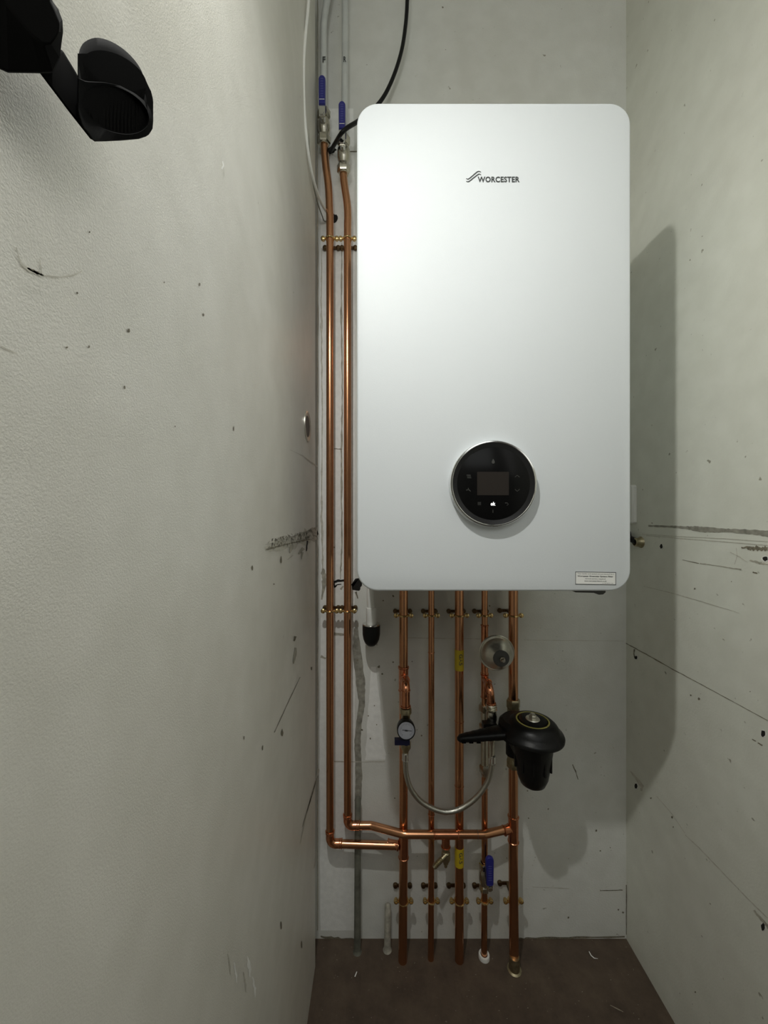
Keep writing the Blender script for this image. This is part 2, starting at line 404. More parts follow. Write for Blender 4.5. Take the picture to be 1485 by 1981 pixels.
# left wall
b = MB(); b.box((XL - 0.03, (YN + YB) / 2 - .03, ZT / 2), (0.06, YB - YN - .06, ZT)); Lf = onL
b.blob(524, 640 + 0, .1, .1, Lf, FAINT)
b.ribbon([(28, 478), (38, 510), (56, 524), (78, 533), (112, 537), (140, 533), (157, 524)], [1.5, 3, 7, 4, 2.5, 2.5, 1.5], FAINT, .5, Lf, 6)
b.ribbon([(50, 518), (66, 526), (82, 533)], [2, 6, 2.5], SCUFF, .5, Lf, 4)
b.ribbon([(74, 500), (77, 520), (78, 532)], [1.5, 2, 2], FAINT, .5, Lf, 4)
b.ribbon([(0, 670), (16, 678), (32, 685)], [2, 2.5, 1], FAINT, .5, Lf, 5)
for (x, y, rx, ry) in ((247, 640, 2.6, 4), (239, 749, 2, 3.5), (127, 672, 2.5, 2), (170, 671, 1.6, 2.5), (147, 567, 2.2, 2), (171, 449, 1.8, 2), (385, 550, 1.2, 4), (392, 609, 1.5, 3), (451, 829, 1, 5), (337, 825, 1.2, 1.5), (487, 1098, 1.4, 5), (543, 1083, 1.6, 6.5), (529, 1130, 1.5, 1.5), (602, 1293, 1.4, 4), (545, 1418, 2, 7), (471, 1427, 1, 4), (507, 1447, 1, 5), (543, 1790, 1.6, 9), (583, 1828, 1.2, 8), (316, 546, 1, 2)):
    b.blob(x, y, rx, ry, Lf, SCUFF, .3, 9)
b.ribbon([(429, 312), (431, 320), (427, 327)], [2.5, 3, 3.5], PALE, .2, Lf, 3)
b.ribbon([(571, 1231), (568, 1240)], [4, 3], SCUFF, .3, Lf, 3)
b.ribbon([(571, 1253), (570, 1268), (567, 1284)], [4, 6, 2], PLAS, .25, Lf, 4)
# scar where a shelf batten was torn off
b.ribbon([(512, 1062), (535, 1056), (565, 1047), (598, 1036), (614, 1028)], [10, 18, 24, 26, 16], FAINT, .35, lambda x, y: onL(x, y, .0003), 8)
b.ribbon([(512, 1054), (545, 1045), (580, 1033), (612, 1021)], [.6, 1, 1.4, 2], PLAS, .5, Lf, 8)
b.ribbon([(514, 1063), (545, 1055), (575, 1048), (600, 1043)], [4, 2, 3, 2], SCUFF, .6, Lf, 8)
for k in range(190):
    t = random.random(); x = 518 + 92 * t; y = 1055 - 22 * t + random.uniform(-11 - 2 * t, 7)
    b.ribbon([(x, y), (x + random.uniform(-2.5, 3), y + random.uniform(1.5, 6))], [random.uniform(.6, 2.0), .4], random.choice((SCUFF, PLAS, DARK)), .3, lambda x, y: onL(x, y, .0007), 2)
b.ribbon([(564, 1054), (560, 1070)], [9, 2], PLAS, .3, Lf, 4)
b.ribbon([(594, 1046), (592, 1066)], [3, 2], HOLE, .3, Lf, 4)
b.ribbon([(577, 1072), (586, 1060)], [4, 6], PLAS, .3, Lf, 4)
b.ribbon([(584, 1068), (583, 1082)], [4, 1], PLAS, .3, Lf, 3)
b.ribbon([(555, 1083), (566, 1074)], [1, 2], FAINT, .3, Lf, 3)
# long scratches low down
b.ribbon([(580, 1310), (556, 1360), (530, 1417)], [.8, 1.2, 1], SCUFF, .4, Lf, 6)
b.ribbon([(617, 1488), (602, 1540), (590, 1585), (580, 1632)], [3, 2.5, 1.5, 1], FAINT, .4, Lf, 6)
b.ribbon([(614, 1500), (596, 1560), (584, 1600)], [1, 1.2, .8], SCUFF, .4, Lf, 6)
b.ribbon([(614, 1630), (610, 1660), (607, 1680)], [1, 2, 1], FAINT, .4, Lf, 4)
b.ribbon([(560, 870), (585, 882), (601, 894), (614, 903)], [.6, 1, 2.5, 1.4], FAINT, .4, Lf, 5)
for (x, y, w) in ((440, 1845, 3), (452, 1862, 4), (470, 1880, 3), (478, 1850, 6), (488, 1890, 5)):
    b.ribbon([(x, y), (x + 4, y + 22), (x + 5, y + 40)], [w * .4, w, w * .3], PALE if w > 3 else FAINT, .5, lambda x, y: onL(x, y, .0003), 5)
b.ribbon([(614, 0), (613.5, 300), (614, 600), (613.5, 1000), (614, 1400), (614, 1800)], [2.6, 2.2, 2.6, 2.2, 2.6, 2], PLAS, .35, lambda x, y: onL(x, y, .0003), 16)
struct(b, 'wall_left', wmats('wall_left'), fixn=False)
# right wall
b = MB(); b.box((XR + 0.03, (YR + YB) / 2, ZT / 2), (0.06, YB - YR, ZT)); Rt = onR
b.ribbon([(1254, 1017), (1300, 1019), (1330, 1021), (1360, 1024), (1400, 1026), (1440, 1028), (1485, 1032), (1530, 1034)], [3, 4, 6, 11, 7, 8, 11, 12], DARK, .22, Rt, 9)
#b.ribbon([(1250, 1017), (1300, 1018), (1360, 1020), (1485, 1026)], [1.5, 1.6, 1.5, 1], SCUFF, .5, lambda x, y: onR(x, y, .0009), 8)
b.ribbon([(1242, 1033), (1300, 1037), (1400, 1042), (1485, 1048)], [.8, 1, 1, 1], FAINT, .4, Rt, 8)
b.ribbon([(1250, 1036), (1310, 1041), (1400, 1048), (1485, 1055)], [1.2, 1.2, 1.2, 1.4], FAINT, .4, Rt, 8)
b.ribbon([(1434, 1059), (1460, 1061), (1485, 1062)], [3, 8, 8], SCUFF, .7, Rt, 10)
b.ribbon([(1450, 1084), (1470, 1089), (1485, 1092)], [2, 5, 2], PLAS, .6, Rt, 6)
b.ribbon([(1424, 1060), (1426, 1075), (1421, 1092)], [1, 1.2, 1], FAINT, .4, Rt, 4)
b.ribbon([(1412, 1068), (1430, 1077), (1446, 1088)], [1, 1.5, 1], FAINT, .4, Rt, 4)
b.ribbon([(1320, 1083), (1352, 1090)], [.8, 1.2], SCUFF, .4, Rt, 4)
b.ribbon([(1354, 1090), (1392, 1095), (1434, 1102)], [2.0, 1.2, 2.5], PLAS, .5, Rt, 8)
b.ribbon([(1456, 1107), (1465, 1109)], [2.5, 2], SCUFF, .3, Rt, 3)
b.ribbon([(1245, 1134), (1310, 1150), (1365, 1166), (1430, 1186)], [.8, 1.2, 1.2, .6], FAINT, .4, Rt, 8)
b.ribbon([(1210, 1244), (1250, 1266), (1300, 1294), (1360, 1326), (1430, 1364), (1485, 1394)], [1.4, 1.6, 1.5, 1.1, 1, .9], SCUFF, .5, Rt, 8)
b.ribbon([(1325, 1615), (1352, 1640), (1400, 1690), (1450, 1742), (1485, 1776)], [1.2, 1.6, 1.4, 1.3, 1.5], FAINT, .5, Rt, 8)
b.ribbon([(1458, 1761), (1470, 1775), (1488, 1795)], [3, 5, 7], PLAS, .4, Rt, 5)
b.ribbon([(1270, 1540), (1300, 1575), (1325, 1612)], [1, 1, 1], FAINT, .5, Rt, 6)
b.ribbon([(1455, 1430), (1462, 1434)], [1.8, 1.8], SCUFF, .3, Rt, 3); b.ribbon([(1466, 1437), (1475, 1442)], [2, 2], SCUFF, .3, Rt, 3)
for (x, y, rx, ry) in ((1480, 1081, 5, 4.5), (1279, 1057, 2.8, 4.5), (1230, 1272, 3, 3.2), (1230, 1521, 3, 5), (1476, 1419, 4.5, 6.5), (1476, 1793, 4, 7)):
    b.blob(x, y, rx * 1.3, ry * 1.25, lambda x, y: onR(x, y, .0003), PALE, .2, 12)
    b.blob(x, y, rx, ry, Rt, HOLE, .2, 12)
b.ribbon([(1227, 1256), (1226, 1265), (1228, 1274)], [2, 1.6, 1.5], SCUFF, .4, Rt, 3)
b.ribbon([(1219, 1492), (1232, 1507), (1242, 1522), (1240, 1530)], [2, 5, 6, 3], FAINT, .4, lambda x, y: onR(x, y, .0003), 4)
for (x, y, r) in ((1344, 1139, 1.8), (1352, 1352, 2.2), (1336, 1345, 1.5), (1259, 1544, 1.5), (1300, 1581, 2), (1345, 1919, 1.5), (1415, 1125, 1), (1302, 1600, 1.2), (1451, 1338, 1.2)):
    b.blob(x, y, r, r, Rt, SCUFF, .4, 8)
b.ribbon([(1211.6, 1712), (1211.6, 1760), (1211.4, 1808)], [1.4, 1.6, 1.2], SCUFF, .5, Rt, 6)
struct(b, 'wall_right', wmats('wall_right'), fixn=False)
b = MB(); b.box(((XL + XR) / 2, (YN + YB) / 2, -0.03), (XR - XL + .12, YB - YN + .12, 0.06))
b.ribbon([(1139, 1841), (1143, 1849), (1149, 1854), (1156, 1855)], [1.2, 1.8, 1.6, .8], 2, .2, onF, 3)
b.ribbon([(1180, 1945), (1194, 1952), (1205, 1958)], [1, 2, 1], 1, .3, onF, 3)
for k in range(40):
    b.blob(random.uniform(620, 1260), random.uniform(1850, 1975), random.uniform(.5, 1.3), random.uniform(.4, .9), onF, 1, .4, 7)
b.ribbon([(686, 1890), (690, 1880)], [2, 1.6], 2, .2, onF, 2)
struct(b, 'floor', [M['floor'], simple('floor_grit', (0.30, 0.26, 0.19), .8), M['pale_mark']], fixn=False)
b = MB(); b.box(((XL + XR) / 2, (YN + YB) / 2, ZT + 0.03), (XR - XL + .12, YB - YN + .12, 0.06)); struct(b, 'ceiling', M['ceiling'])

# ------------------------------------------------------------------ boiler
BX0 = (690 - CX) / F * YF; BX1 = (1220.5 - CX) / F * YF; BZ1 = CAMZ + (CY - 198) / F * YF; BZ0 = CAMZ + (CY - 1144) / F * YF
def rrect(x0, x1, z0, z1, r, y, inset=0, n=10):
    x0 += inset; x1 -= inset; z0 += inset; z1 -= inset; r = max(r - inset, .001); out = []
    for (cx, cz, a0) in ((x1 - r, z1 - r, 0), (x0 + r, z1 - r, PI / 2), (x0 + r, z0 + r, PI), (x1 - r, z0 + r, 1.5 * PI)):
        for k in range(n + 1):
            a = a0 + PI / 2 * k / n; out.append(Vector((cx + r * math.cos(a), y, cz + r * math.sin(a))))
    return out
boiler = thing('boiler', 'tall white wall-hung boiler with round black control dial, fixed to back wall', 'boiler', ((BX0 + BX1) / 2, (YF + YB) / 2, BZ0))
R = [rrect(BX0, BX1, BZ0, BZ1, .034, YF + d, i) for d, i in ((0, .0036), (.0004, .0022), (.0013, .0010), (.0026, .0003), (.0045, 0), (.030, 0), (.030, .004))]
MB().rings(R).build('front_panel', M['white_coat'], boiler, angle=25)
R = [rrect(BX0, BX1, BZ0, BZ1, .034, y, i) for y, i in ((YF + .030, .004), (YF + .034, .0015), (YB - .006, .0015), (YB - .004, .004))]
MB().rings(R).build('casing', M['white_coat'], boiler, angle=25)
# underside tray, slightly lower than the front panel at its right
b = MB()
b.box(((BX0 + BX1) / 2 - .005, .74, BZ0 + .0006), (.36, .20, .004))
b.prism([P(1113, 1146, .64), P(1148, 1147, .64), P(1158, 1150.5, .64), P(1166, 1150, .64), P(1171, 1146, .64), P(1171, 1141, .64), P(1113, 1141, .64)], (0, .06, 0))
b.build('underside_tray', M['dark_plastic'], boiler)
# emblem + name
def fp(px, py, o=.0002): return P(px, py, YF - o)
def fscale(px, py, o): 
    v = P(px, py, YF); v.y -= o; return v
b = MB()
for pts in ([(210, 352), (240, 365), (272, 352), (340, 295), (415, 232), (458, 216), (496, 235)], [(210, 405), (240, 415), (275, 402), (350, 343), (425, 285), (462, 268), (496, 286)]):
    c = smoothpath([Vector((880 + x / 9.9, 310 + y / 9.9, 0)) for x, y in pts], 5)
    n = len(c); w = [1.9 * min(1, .45 + 2.4 * min(i, n - 1 - i) / n) for i in range(n)]
    b.ribbon([(p.x, p.y) for p in c], w, 0, 0, lambda x, y: fscale(x, y, .0005), 1)
b.build('emblem', M['ink'], boiler, smooth=False)
b = MB(); text_fit(b, 'WORCESTER', 923.5, 1004.5, 353, 342, lambda u, w: fscale(u, w, .0005), bold=0.03, space=1.06)
b.build('brand_lettering', M['ink'], boiler, smooth=False)
# sticker
b = MB()
def st(u, w, o=.0004):  # u 0..1, w 0..1 on the sticker, tilted very slightly
    return fscale(1112.2 + 78.6 * u + 0, 1105.6 + 25 * w + 1.2 * u, o)
b.prism([st(0, 0, 0.0001), st(1, 0, .0001), st(1, 1, .0001), st(0, 1, .0001)], (0, -.0002, 0), 1)
def bar(u0, w0, u1, w1): b.add([st(u0, w0), st(u1, w0), st(u1, w1), st(u0, w1)], [(0, 1, 2, 3)], 0)
bar(0, 0, 1, .05); bar(0, .95, 1, 1); bar(0, 0, .014, 1); bar(.986, 0, 1, 1)
for t, u0, u1, w0, w1, bo in (('Your boiler and system are protected by a', .05, .95, .11, .23, .0), ('Worcester Greenstar System Filter', .05, .93, .29, .43, .03),
                             ('Annual service required', .24, .74, .50, .60, .01), ('www.worcester-bosch.co.uk', .22, .77, .66, .76, .01), ('6 720 812 134', .67, .93, .84, .90, 0)):
    text_fit(b, t, u0, u1, w1, w0, lambda u, w: st(u, w, .0005), bold=bo)
lb = b.build('sticker', [M['ink'], M['label_paper']], boiler, smooth=False); lb['label'] = 'small printed sticker with black border'
# control dial
DY = YF - .012
dc = P(954.7, 935.5, DY); rr = .0672
b = MB(); b.lathe((dc.x, YF + .001, dc.z), (0, -1, 0), [(.0690, 0), (.0690, .0085), (.0680, .0102), (.060, .0104)], 72)
dial = b.build('control_dial', M['white_coat'], boiler)
b = MB(); b.lathe((dc.x, DY + .0022, dc.z), (0, -1, 0), [(.0660, 0), (.0680, .0002), (.0680, .0022), (.0672, .0030), (.0655, .0032), (.0645, .0026), (.0645, .0005)], 72)
b.build('chrome_ring', M['chrome'], dial)
b = MB(); b.lathe((dc.x, DY + .0012, dc.z), (0, -1, 0), [(.0650, 0), (.0648, .0019), (.0578, .0004), (.0572, .0003)], 72)
b.build('bezel', M['black_ring'], dial)
b = MB(); b.lathe((dc.x, DY + .0012, dc.z), (0, -1, 0), [(.0574, -.001), (.0574, .0003), (.0568, .0006)], 72)
glass = b.build('glass_panel', M['black_glass'], dial)
GY = DY + .0006
def g(px, py, o=.0002): 
    v = P(px, py, GY); v.y = GY - o; return v
b = MB(); b.prism([g(922.6, 912.7, 0), g(984, 912.7, 0), g(984, 958, 0), g(922.6, 958, 0)], (0, -.00015, 0)); b.build('screen', M['screen'], dial, smooth=False)
G = lambda x, y: g(x, y, .0003)
def icon(fn):
    b = MB(); fn(b); b.build('touch_icon', M['icon'], dial, smooth=False)
icon(lambda b: b.add([G(x, y) for x, y in ((953.5, 887.5), (956, 891.5), (956.6, 894.5), (955.2, 896.8), (952, 896.8), (950.5, 894.5), (951.2, 891.5))], [tuple(range(7))]))
icon(lambda b: [b.ribbon([(902 + k * .5, 918.5 + 2 * k), (910 + k * .4, 918.8 + 2 * k)], [.9, .9], 0, 0, G) for k in range(4)])
icon(lambda b: (b.ribbon([(901, 948.5), (906, 947), (910, 950.5)], [1.1, 2, 1.2], 0, 0, G), b.ribbon([(905.5, 944), (905.5, 948)], [1.2, 1.2], 0, 0, G)))
icon(lambda b: b.ribbon([(995.5, 923), (1000, 919.5), (1004.5, 923)], [1, 1, 1], 0, 0, G))
icon(lambda b: b.ribbon([(995.5, 946.5), (1000, 950.5), (1004.5, 946.5)], [1, 1, 1], 0, 0, G))
icon(lambda b: [b.ribbon([(923.5, 972 + 2.2 * k), (930, 972 + 2.2 * k)], [1, 1], 0, 0, G) for k in range(3)])
icon(lambda b: b.ribbon([(976.5, 973), (981, 973), (983, 975.5), (980, 977.5)], [1.6, 1, 1, 1], 0, 0, G))
icon(lambda b: b.ribbon([(953, 986), (953, 992)], [1, 1], 0, 0, G))
b = MB(); text_fit(b, 'ok', 948.6, 958, 978.2, 971, lambda u, w: g(u, w, .0003), bold=.04); o = b.build('ok_key', M['lit'], dial, smooth=False); o['label'] = 'glowing white ok symbol'

# ------------------------------------------------------------------ copper pipes
DP = 0.943; DL = 0.949
def px2x(px, D): return (px - CX) / F * D
def zz(py, D): return CAMZ - (py - CY) / F * D
ZH = 0.3195; ZK = 0.275      # heights of the two horizontal runs
XA, XBp, XC, XD = px2x(780.3, DP), px2x(834, DP), px2x(888, DP), px2x(937, DP)
XE = px2x(992.5, .937); DE = .937
# outer left pipe
r1 = .0091
x1 = px2x(638, DL); x2 = px2x(672, DL)
t = thing('copper_pipe', 'outermost left copper pipe, from upper blue-handled valve down to a low elbow beside left wall', 'pipe', (x1, DL, ZK), 'copper pipes')
top = [P(627, 272, DL), P(627.5, 290, DL), P(630, 320, DL), P(635, 360, DL), P(637, 400, DL), Vector((x1, DL, zz(450, DL))), Vector((x1, DL, zz(700, DL)))]
path = smoothpath(top, 5)[:-1] + fillet([Vector((x1, DL, zz(700, DL))), Vector((x1, DL, ZK)), Vector((XA - .012, DP, ZK))], .018, 8)
MB().tube(path, r1, 20).build('tube', M['copper'], t)
def elbow(x, y, z, p_up, p_side, r, rad=.016, name='elbow', par=None, up=.024, side=.024):
    c = Vector((x, y, z)); u = (Vector(p_up) - c).normalized(); s = (Vector(p_side) - c).normalized()
    b = MB(); pts = fillet([c + u * up, c, c + s * side], rad, 10)
    b.tube(pts, r + .0011, 20)
    for d, L in ((u, up), (s, side)):
        b.torus(c + d * (L - .001), d, r + .0012, .0012); b.torus(c + d * (L - .006), d, r + .0009, .0010)
    return b.build(name, M['copper_fit'], par)
elbow(x1, DL, ZK, (x1, DL, 1), (1, DL, ZK), r1, par=t, up=.032, side=.030)
# inner left pipe with its long run across to the right hand pipe
t = thing('copper_pipe', 'inner left copper pipe with low bent run crossing in front of four pipes', 'pipe', (x2, DL, ZH), 'copper pipes')
top = [P(664, 330, DL), P(664.5, 345, DL), P(667, 365, DL), P(671, 392, DL), P(672.5, 420, DL), Vector((x2, DL, zz(460, DL))), Vector((x2, DL, zz(700, DL)))]
XT = px2x(862, .923)
path = smoothpath(top, 5)[:-1] + fillet([Vector((x2, DL, zz(700, DL))), Vector((x2, DL, ZH)), Vector((px2x(718, .949), .949, ZH)), Vector((px2x(782, .923), .923, ZH)), Vector((px2x(936, .923), .923, ZH)), Vector((XE - .010, DE, ZH + .002))], [.018, .03, .04, .03], 8)
MB().tube(path, r1, 20).build('tube', M['copper'], t)
elbow(x2, DL, ZH, (x2, DL, 1), (1, DL, ZH), r1, par=t, up=.028, side=.030)
b = MB(); sleeve(b, (px2x(838, .923), .923, ZH), (px2x(888, .923), .923, ZH), r1)
b.cyl((XT, .923, ZH), (XT, .923, ZH - .030), .0098); b.torus((XT, .923, ZH - .029), (0, 0, 1), .0100, .0014)
b.build('tee', M['copper_fit'], t)
b = MB(); b.torus((px2x(923, .923), .923, ZH), (1, 0, 0), r1 + .0001, .0005, seg2=6); b.build('marker_line', M['ink'], t)
dcx = thing('drain_cock', 'small brass drain cock with ribbed nozzle hanging under horizontal copper run', 'tap', (XT, .923, ZH - .072))
b = MB(); b.lathe((XT, .923, ZH - .030), (0, 0, -1), [(.0075, -.004), (.0105, .000), (.0105, .003), (.0075, .005), (.0075, .010), (.0098, .012), (.0105, .018), (.0105, .028), (.0085, .033), (.0060, .036), (.0060, .040), (.004, .042)], 24)
b.build('body', M['brass_dull'], dcx)
b = MB(); q0 = Vector((XT, .918, ZH - .044)); q1 = Vector((XT - .032, .900, ZH - .058)); d = (q1 - q0)
prof = [(.0050, 0)]
for k in range(6): h = d.length * (.35 + .1 * k); prof += [(.0047, h), (.0066, h + .0012), (.0050, h + .0036)]
prof += [(.0040, d.length * 1.02)]
b.lathe(q0, d, prof, 20); b.build('nozzle', M['brass_dull'], dcx)
b = MB(); b.cyl((XT, .923, ZH - .072), (XT, .923, ZH - .079), .0035, 4); b.build('spindle', M['brass_dull'], dcx)

ZTOP = BZ0 + .02
def tee_z(b, x, y, z, r, h0, h1): sleeve(b, (x, y, z + h0), (x, y, z - h1), r)
def pipe(name, label, X, D, r, footD=None, footpx=None, group='copper pipes'):
    t = thing(name, label, 'pipe', (X, D, 0), group)
    fx = px2x(footpx, footD) if footpx else X; fy = footD or D
    b = MB(); b.tube([(X, D, ZTOP), (X, D, .4), (X, D, .25), ((X + fx) / 2, (D + fy) / 2, .12), (fx, fy, -.01)], r, 22); b.build('tube', M['copper'], t)
    return t
# A
tA = pipe('copper_pipe', 'thick copper pipe under boiler left end, carrying pressure gauge branch', XA, DP, .0107, .937, 778.5)
b = MB(); sleeve(b, (XA, DP, ZK + .036), (XA, DP, ZK - .030), .0107)
sleeve(b, (XA - .012, DP, ZK), (px2x(749, DL), DL, ZK), r1); b.build('tee', M['copper_fit'], tA)
zt = .688
b = MB(); sleeve(b, (XA, DP, zz(1291, DP)), (XA, DP, zz(1291, DP) - .058), .0107); b.torus((XA, DP, zz(1291, DP) + .001), (0, 0, 1), .0125, .0013)
b.build('tee', M['copper_fit'], tA)
# B
tB = pipe('copper_pipe', 'thin copper pipe second from left under the boiler, no fittings between its clips', XBp, DP, .0074, .941, 833)
for y in (1262, 1575): b = MB(); b.torus((XBp, DP, zz(y, DP)), (0, 0, 1), .0076, .0009); b.build('joint_ring', M['copper_fit'], tB)
# C gas
tC = pipe('gas_pipe', 'thick copper gas pipe in the middle under boiler with two yellow bands', XC, DP, .0107, .938, 888)
for (ya, yb) in ((1259, 1299), (1645, 1681)):
    z1 = zz(ya, DP - .011); z0 = zz(yb, DP - .011); rt = .0112
    b = MB(); b.lathe((XC, DP, z0), (0, 0, 1), [(rt, 0), (rt, z1 - z0)], 28)
    tp = b.build('gas_tape', M['yellow'], tC); tp['label'] = 'yellow band lettered GAS'
    b = MB(); zm = (z0 + z1) / 2 + .003; hh = .0135
    def wrap(u, w, zm=zm):   # letters read downwards, tops to the right
        a = (w + .0010) / (rt + .0003); rr_ = rt + .0003
        return Vector((XC + rr_ * math.sin(a), DP - rr_ * math.cos(a), zm - u))
    text_fit(b, 'GAS', -hh, hh, -.0036, .0052, wrap, bold=.018)
    b.build('lettering', M['ink'], tp, smooth=False)
for y in (1395, 1520): b = MB(); b.torus((XC, DP, zz(y, DP)), (0, 0, 1), .0108, .0008); b.build('joint_ring', M['copper_fit'], tC)
# D
tD = pipe('copper_pipe', 'thin copper pipe with low blue lever valve, fourth from left under boiler', XD, DP, .0074, .944, 936)
b = MB(); sleeve(b, (XD, DP, zz(1208, DP)), (XD, DP, zz(1304, DP)), .0074, 0); b.cyl((XD, DP, .7686), (XD + .006, DP - .03, .7686), .009)
sleeve(b, (XD, DP, zz(1304, DP)), (XD, DP, zz(1350, DP)), .0074, 0); b.build('tee', M['copper_fit'], tD)
b = MB(); b.hexnut((XD, DP, zz(1362, DP)), (XD, DP, zz(1376, DP)), .0145); b.cyl((XD, DP, zz(1376, DP)), (XD, DP, zz(1490, DP)), .0098)
b.hexnut((XD, DP, zz(1398, DP)), (XD, DP, zz(1412, DP)), .0135); b.hexnut((XD, DP, zz(1478, DP)), (XD, DP, zz(1494, DP)), .0128); b.lathe((XD, DP, zz(1494, DP)), (0, 0, -1), [(.010, 0), (.0085, .008), (.0078, .009)], 20)
b.build('compression_fitting', M['nickel'], tD)
b = MB(); b.lathe((px2x(936, .944), .944, 0), (0, 0, 1), [(.0135, 0), (.0135, .006), (.0125, .0085), (.0085, .0085), (.0085, 0)], 28); b.build('floor_collar', M['white_plastic'], tD)['label'] = 'white collar at floor'
# E
tE = pipe('copper_pipe', 'rightmost thick copper pipe under boiler, running through the black filter', XE, DE, .0112, .921, 994)
b = MB(); sleeve(b, (XE, DE, ZH + .034), (XE, DE, ZH - .030), .0112); sleeve(b, (XE - .008, DE, ZH + .002), Vector((XE, DE, ZH + .002)) - Vector((.026, .006, .0)), r1); b.build('tee', M['copper_fit'], tE)
b = MB()
zn = zz(1352, DE); b.hexnut((XE, DE, zn), (XE, DE, zn - .022), .0165); b.cyl((XE, DE, zn - .022), (XE, DE, zn - .060), .0145); b.build('compression_nut', M['brass_dull'], tE); b = MB()
zn2 = zz(1486, DE); b.hexnut((XE, DE, zn2 + .026), (XE, DE, zn2 + .002), .0160); b.cyl((XE, DE, zn2 + .06), (XE, DE, zn2 + .02), .0140)
b.build('compression_nut', M['brass_dull'], tE)
b = MB(); b.lathe((px2x(994.5, .919), .919, 0), (0, 0, 1), [(.0165, 0), (.0165, .001), (.0125, .003), (.0122, .030), (.0114, .032)], 24); b.build('floor_sleeve', M['brass_dull'], tE)

# ------------------------------------------------------------------ pipe clips
def make_clip(r, gap):
    """local origin: pipe axis; wall lies at +gap in y"""
    root = bpy.data.objects.new('pipe_clip', None); root.empty_display_size = .02; COL.objects.link(root)
    s = r + .0078
    def part(name, mb, mat): return mb.build(name, mat, root)
    b = MB(); b.torus((0, 0, 0), (0, 0, 1), r + .0010, .0022, 28, 8)
    for k in (-1, 1): b.tube([(k * (r + .001), 0, 0), (k * (s - .002), -.0012, 0), (k * s, -.002, 0)], [.0024, .0026, .0022], 8)
    part('ring', b, M['brass'])
    for k in (-1, 1):
        b = MB(); b.lathe((k * s, .006, 0), (0, -1, 0), [(.0036, 0), (.0036, .003), (.0054, .0035), (.0060, .006), (.0054, .0095), (.0032, .0110)], 14)
        b.box((k * s, -.0050, 0), (.0062, .0006, .0010)); part('screw', b, M['brass'])
    b = MB(); 
    for k in (-1, 1):
        b.lathe((k * s, gap - .0005, 0), (0, -1, 0), [(.0060, 0), (.0062, .004), (.0050, .0065), (.0024, .0072)], 16)
    b.box((0, gap - .003, 0), (2 * s, .003, .007)); b.cyl((0, gap - .003, 0), (0, r, 0), .0038, 12)
    part('wall_bracket', b, M['bronze_dark'])
    return root
def copy_tree(o):
    c = o.copy(); COL.objects.link(c)
    for ch in [x for x in bpy.data.objects if x.parent == o]:
        d = ch.copy(); COL.objects.link(d); d.parent = c
    return c
clips = {}
spots = [(x1, DL, 462, r1, 'upper brass clip on outermost left copper pipe, left of boiler'), (x2, DL, 462, r1, 'upper brass clip on inner left copper pipe, touching distance from boiler side'),
         (x1, DL, 1182, r1, 'lower brass clip on outermost left copper pipe, level with boiler bottom'), (x2, DL, 1182, r1, 'lower brass clip on inner left copper pipe, level with boiler bottom')]
for nm, X, D, r in (('thick pipe with the gauge', XA, DP, .0107), ('thin second pipe from left', XBp, DP, .0074), ('yellow-banded gas pipe', XC, DP, .0107), ('thin fourth pipe with blue valve', XD, DP, .0074), ('rightmost pipe with black filter', XE, DE, .0112)):
    spots.append((X, D, 1190.5, r, 'dull clip just under boiler on the ' + nm))
    spots.append((X, D, 1743, r, 'shiny clip near the floor on the ' + nm))
for X, D, py, r, lab in spots:
    k = (r, D)
    if k not in clips: clips[k] = o = make_clip(r, YB - D)
    else: o = copy_tree(clips[k])
    o.location = (X, D, zz(py, D)); o['label'] = lab; o['category'] = 'pipe clip'; o['group'] = 'pipe clips'

# ------------------------------------------------------------------ ball valves and the painted pipes above them
t = thing('painted_pipe', 'left grey painted pipe marked F above the higher blue valve', 'pipe', P(625, 210, DL), 'grey painted pipes')
pth = smoothpath([Vector((P(642, 0, DL).x, DL, 2.615)), P(640, -60, DL), P(636, -20, DL), P(630, 15, DL), P(626, 50, DL), P(625.5, 90, DL), P(625.5, 240, DL)], 6)
MB().tube(pth, .0082, 20).build('tube', M['pipe_paint'], t)
b = MB(); text_fit(b, 'F', 623.6, 629.5, 121, 109, lambda u, w: P(u, w, DL - .0092), bold=.03); b.build('hand_lettering', M['ink'], t, smooth=False)
t = thing('painted_pipe', 'right grey painted pipe marked R above the lower blue valve', 'pipe', P(667, 290, DL), 'grey painted pipes')
MB().tube([Vector((P(667, 0, DL).x, DL, 2.615)), P(667, -70, DL), P(667, 100, DL), P(666, 280, DL)], .0080, 20).build('tube', M['pipe_paint'], t)
b = MB(); text_fit(b, 'R', 664, 669.5, 120, 109, lambda u, w: P(u, w, DL - .0088), bold=.03); b.build('hand_lettering', M['ink'], t, smooth=False)

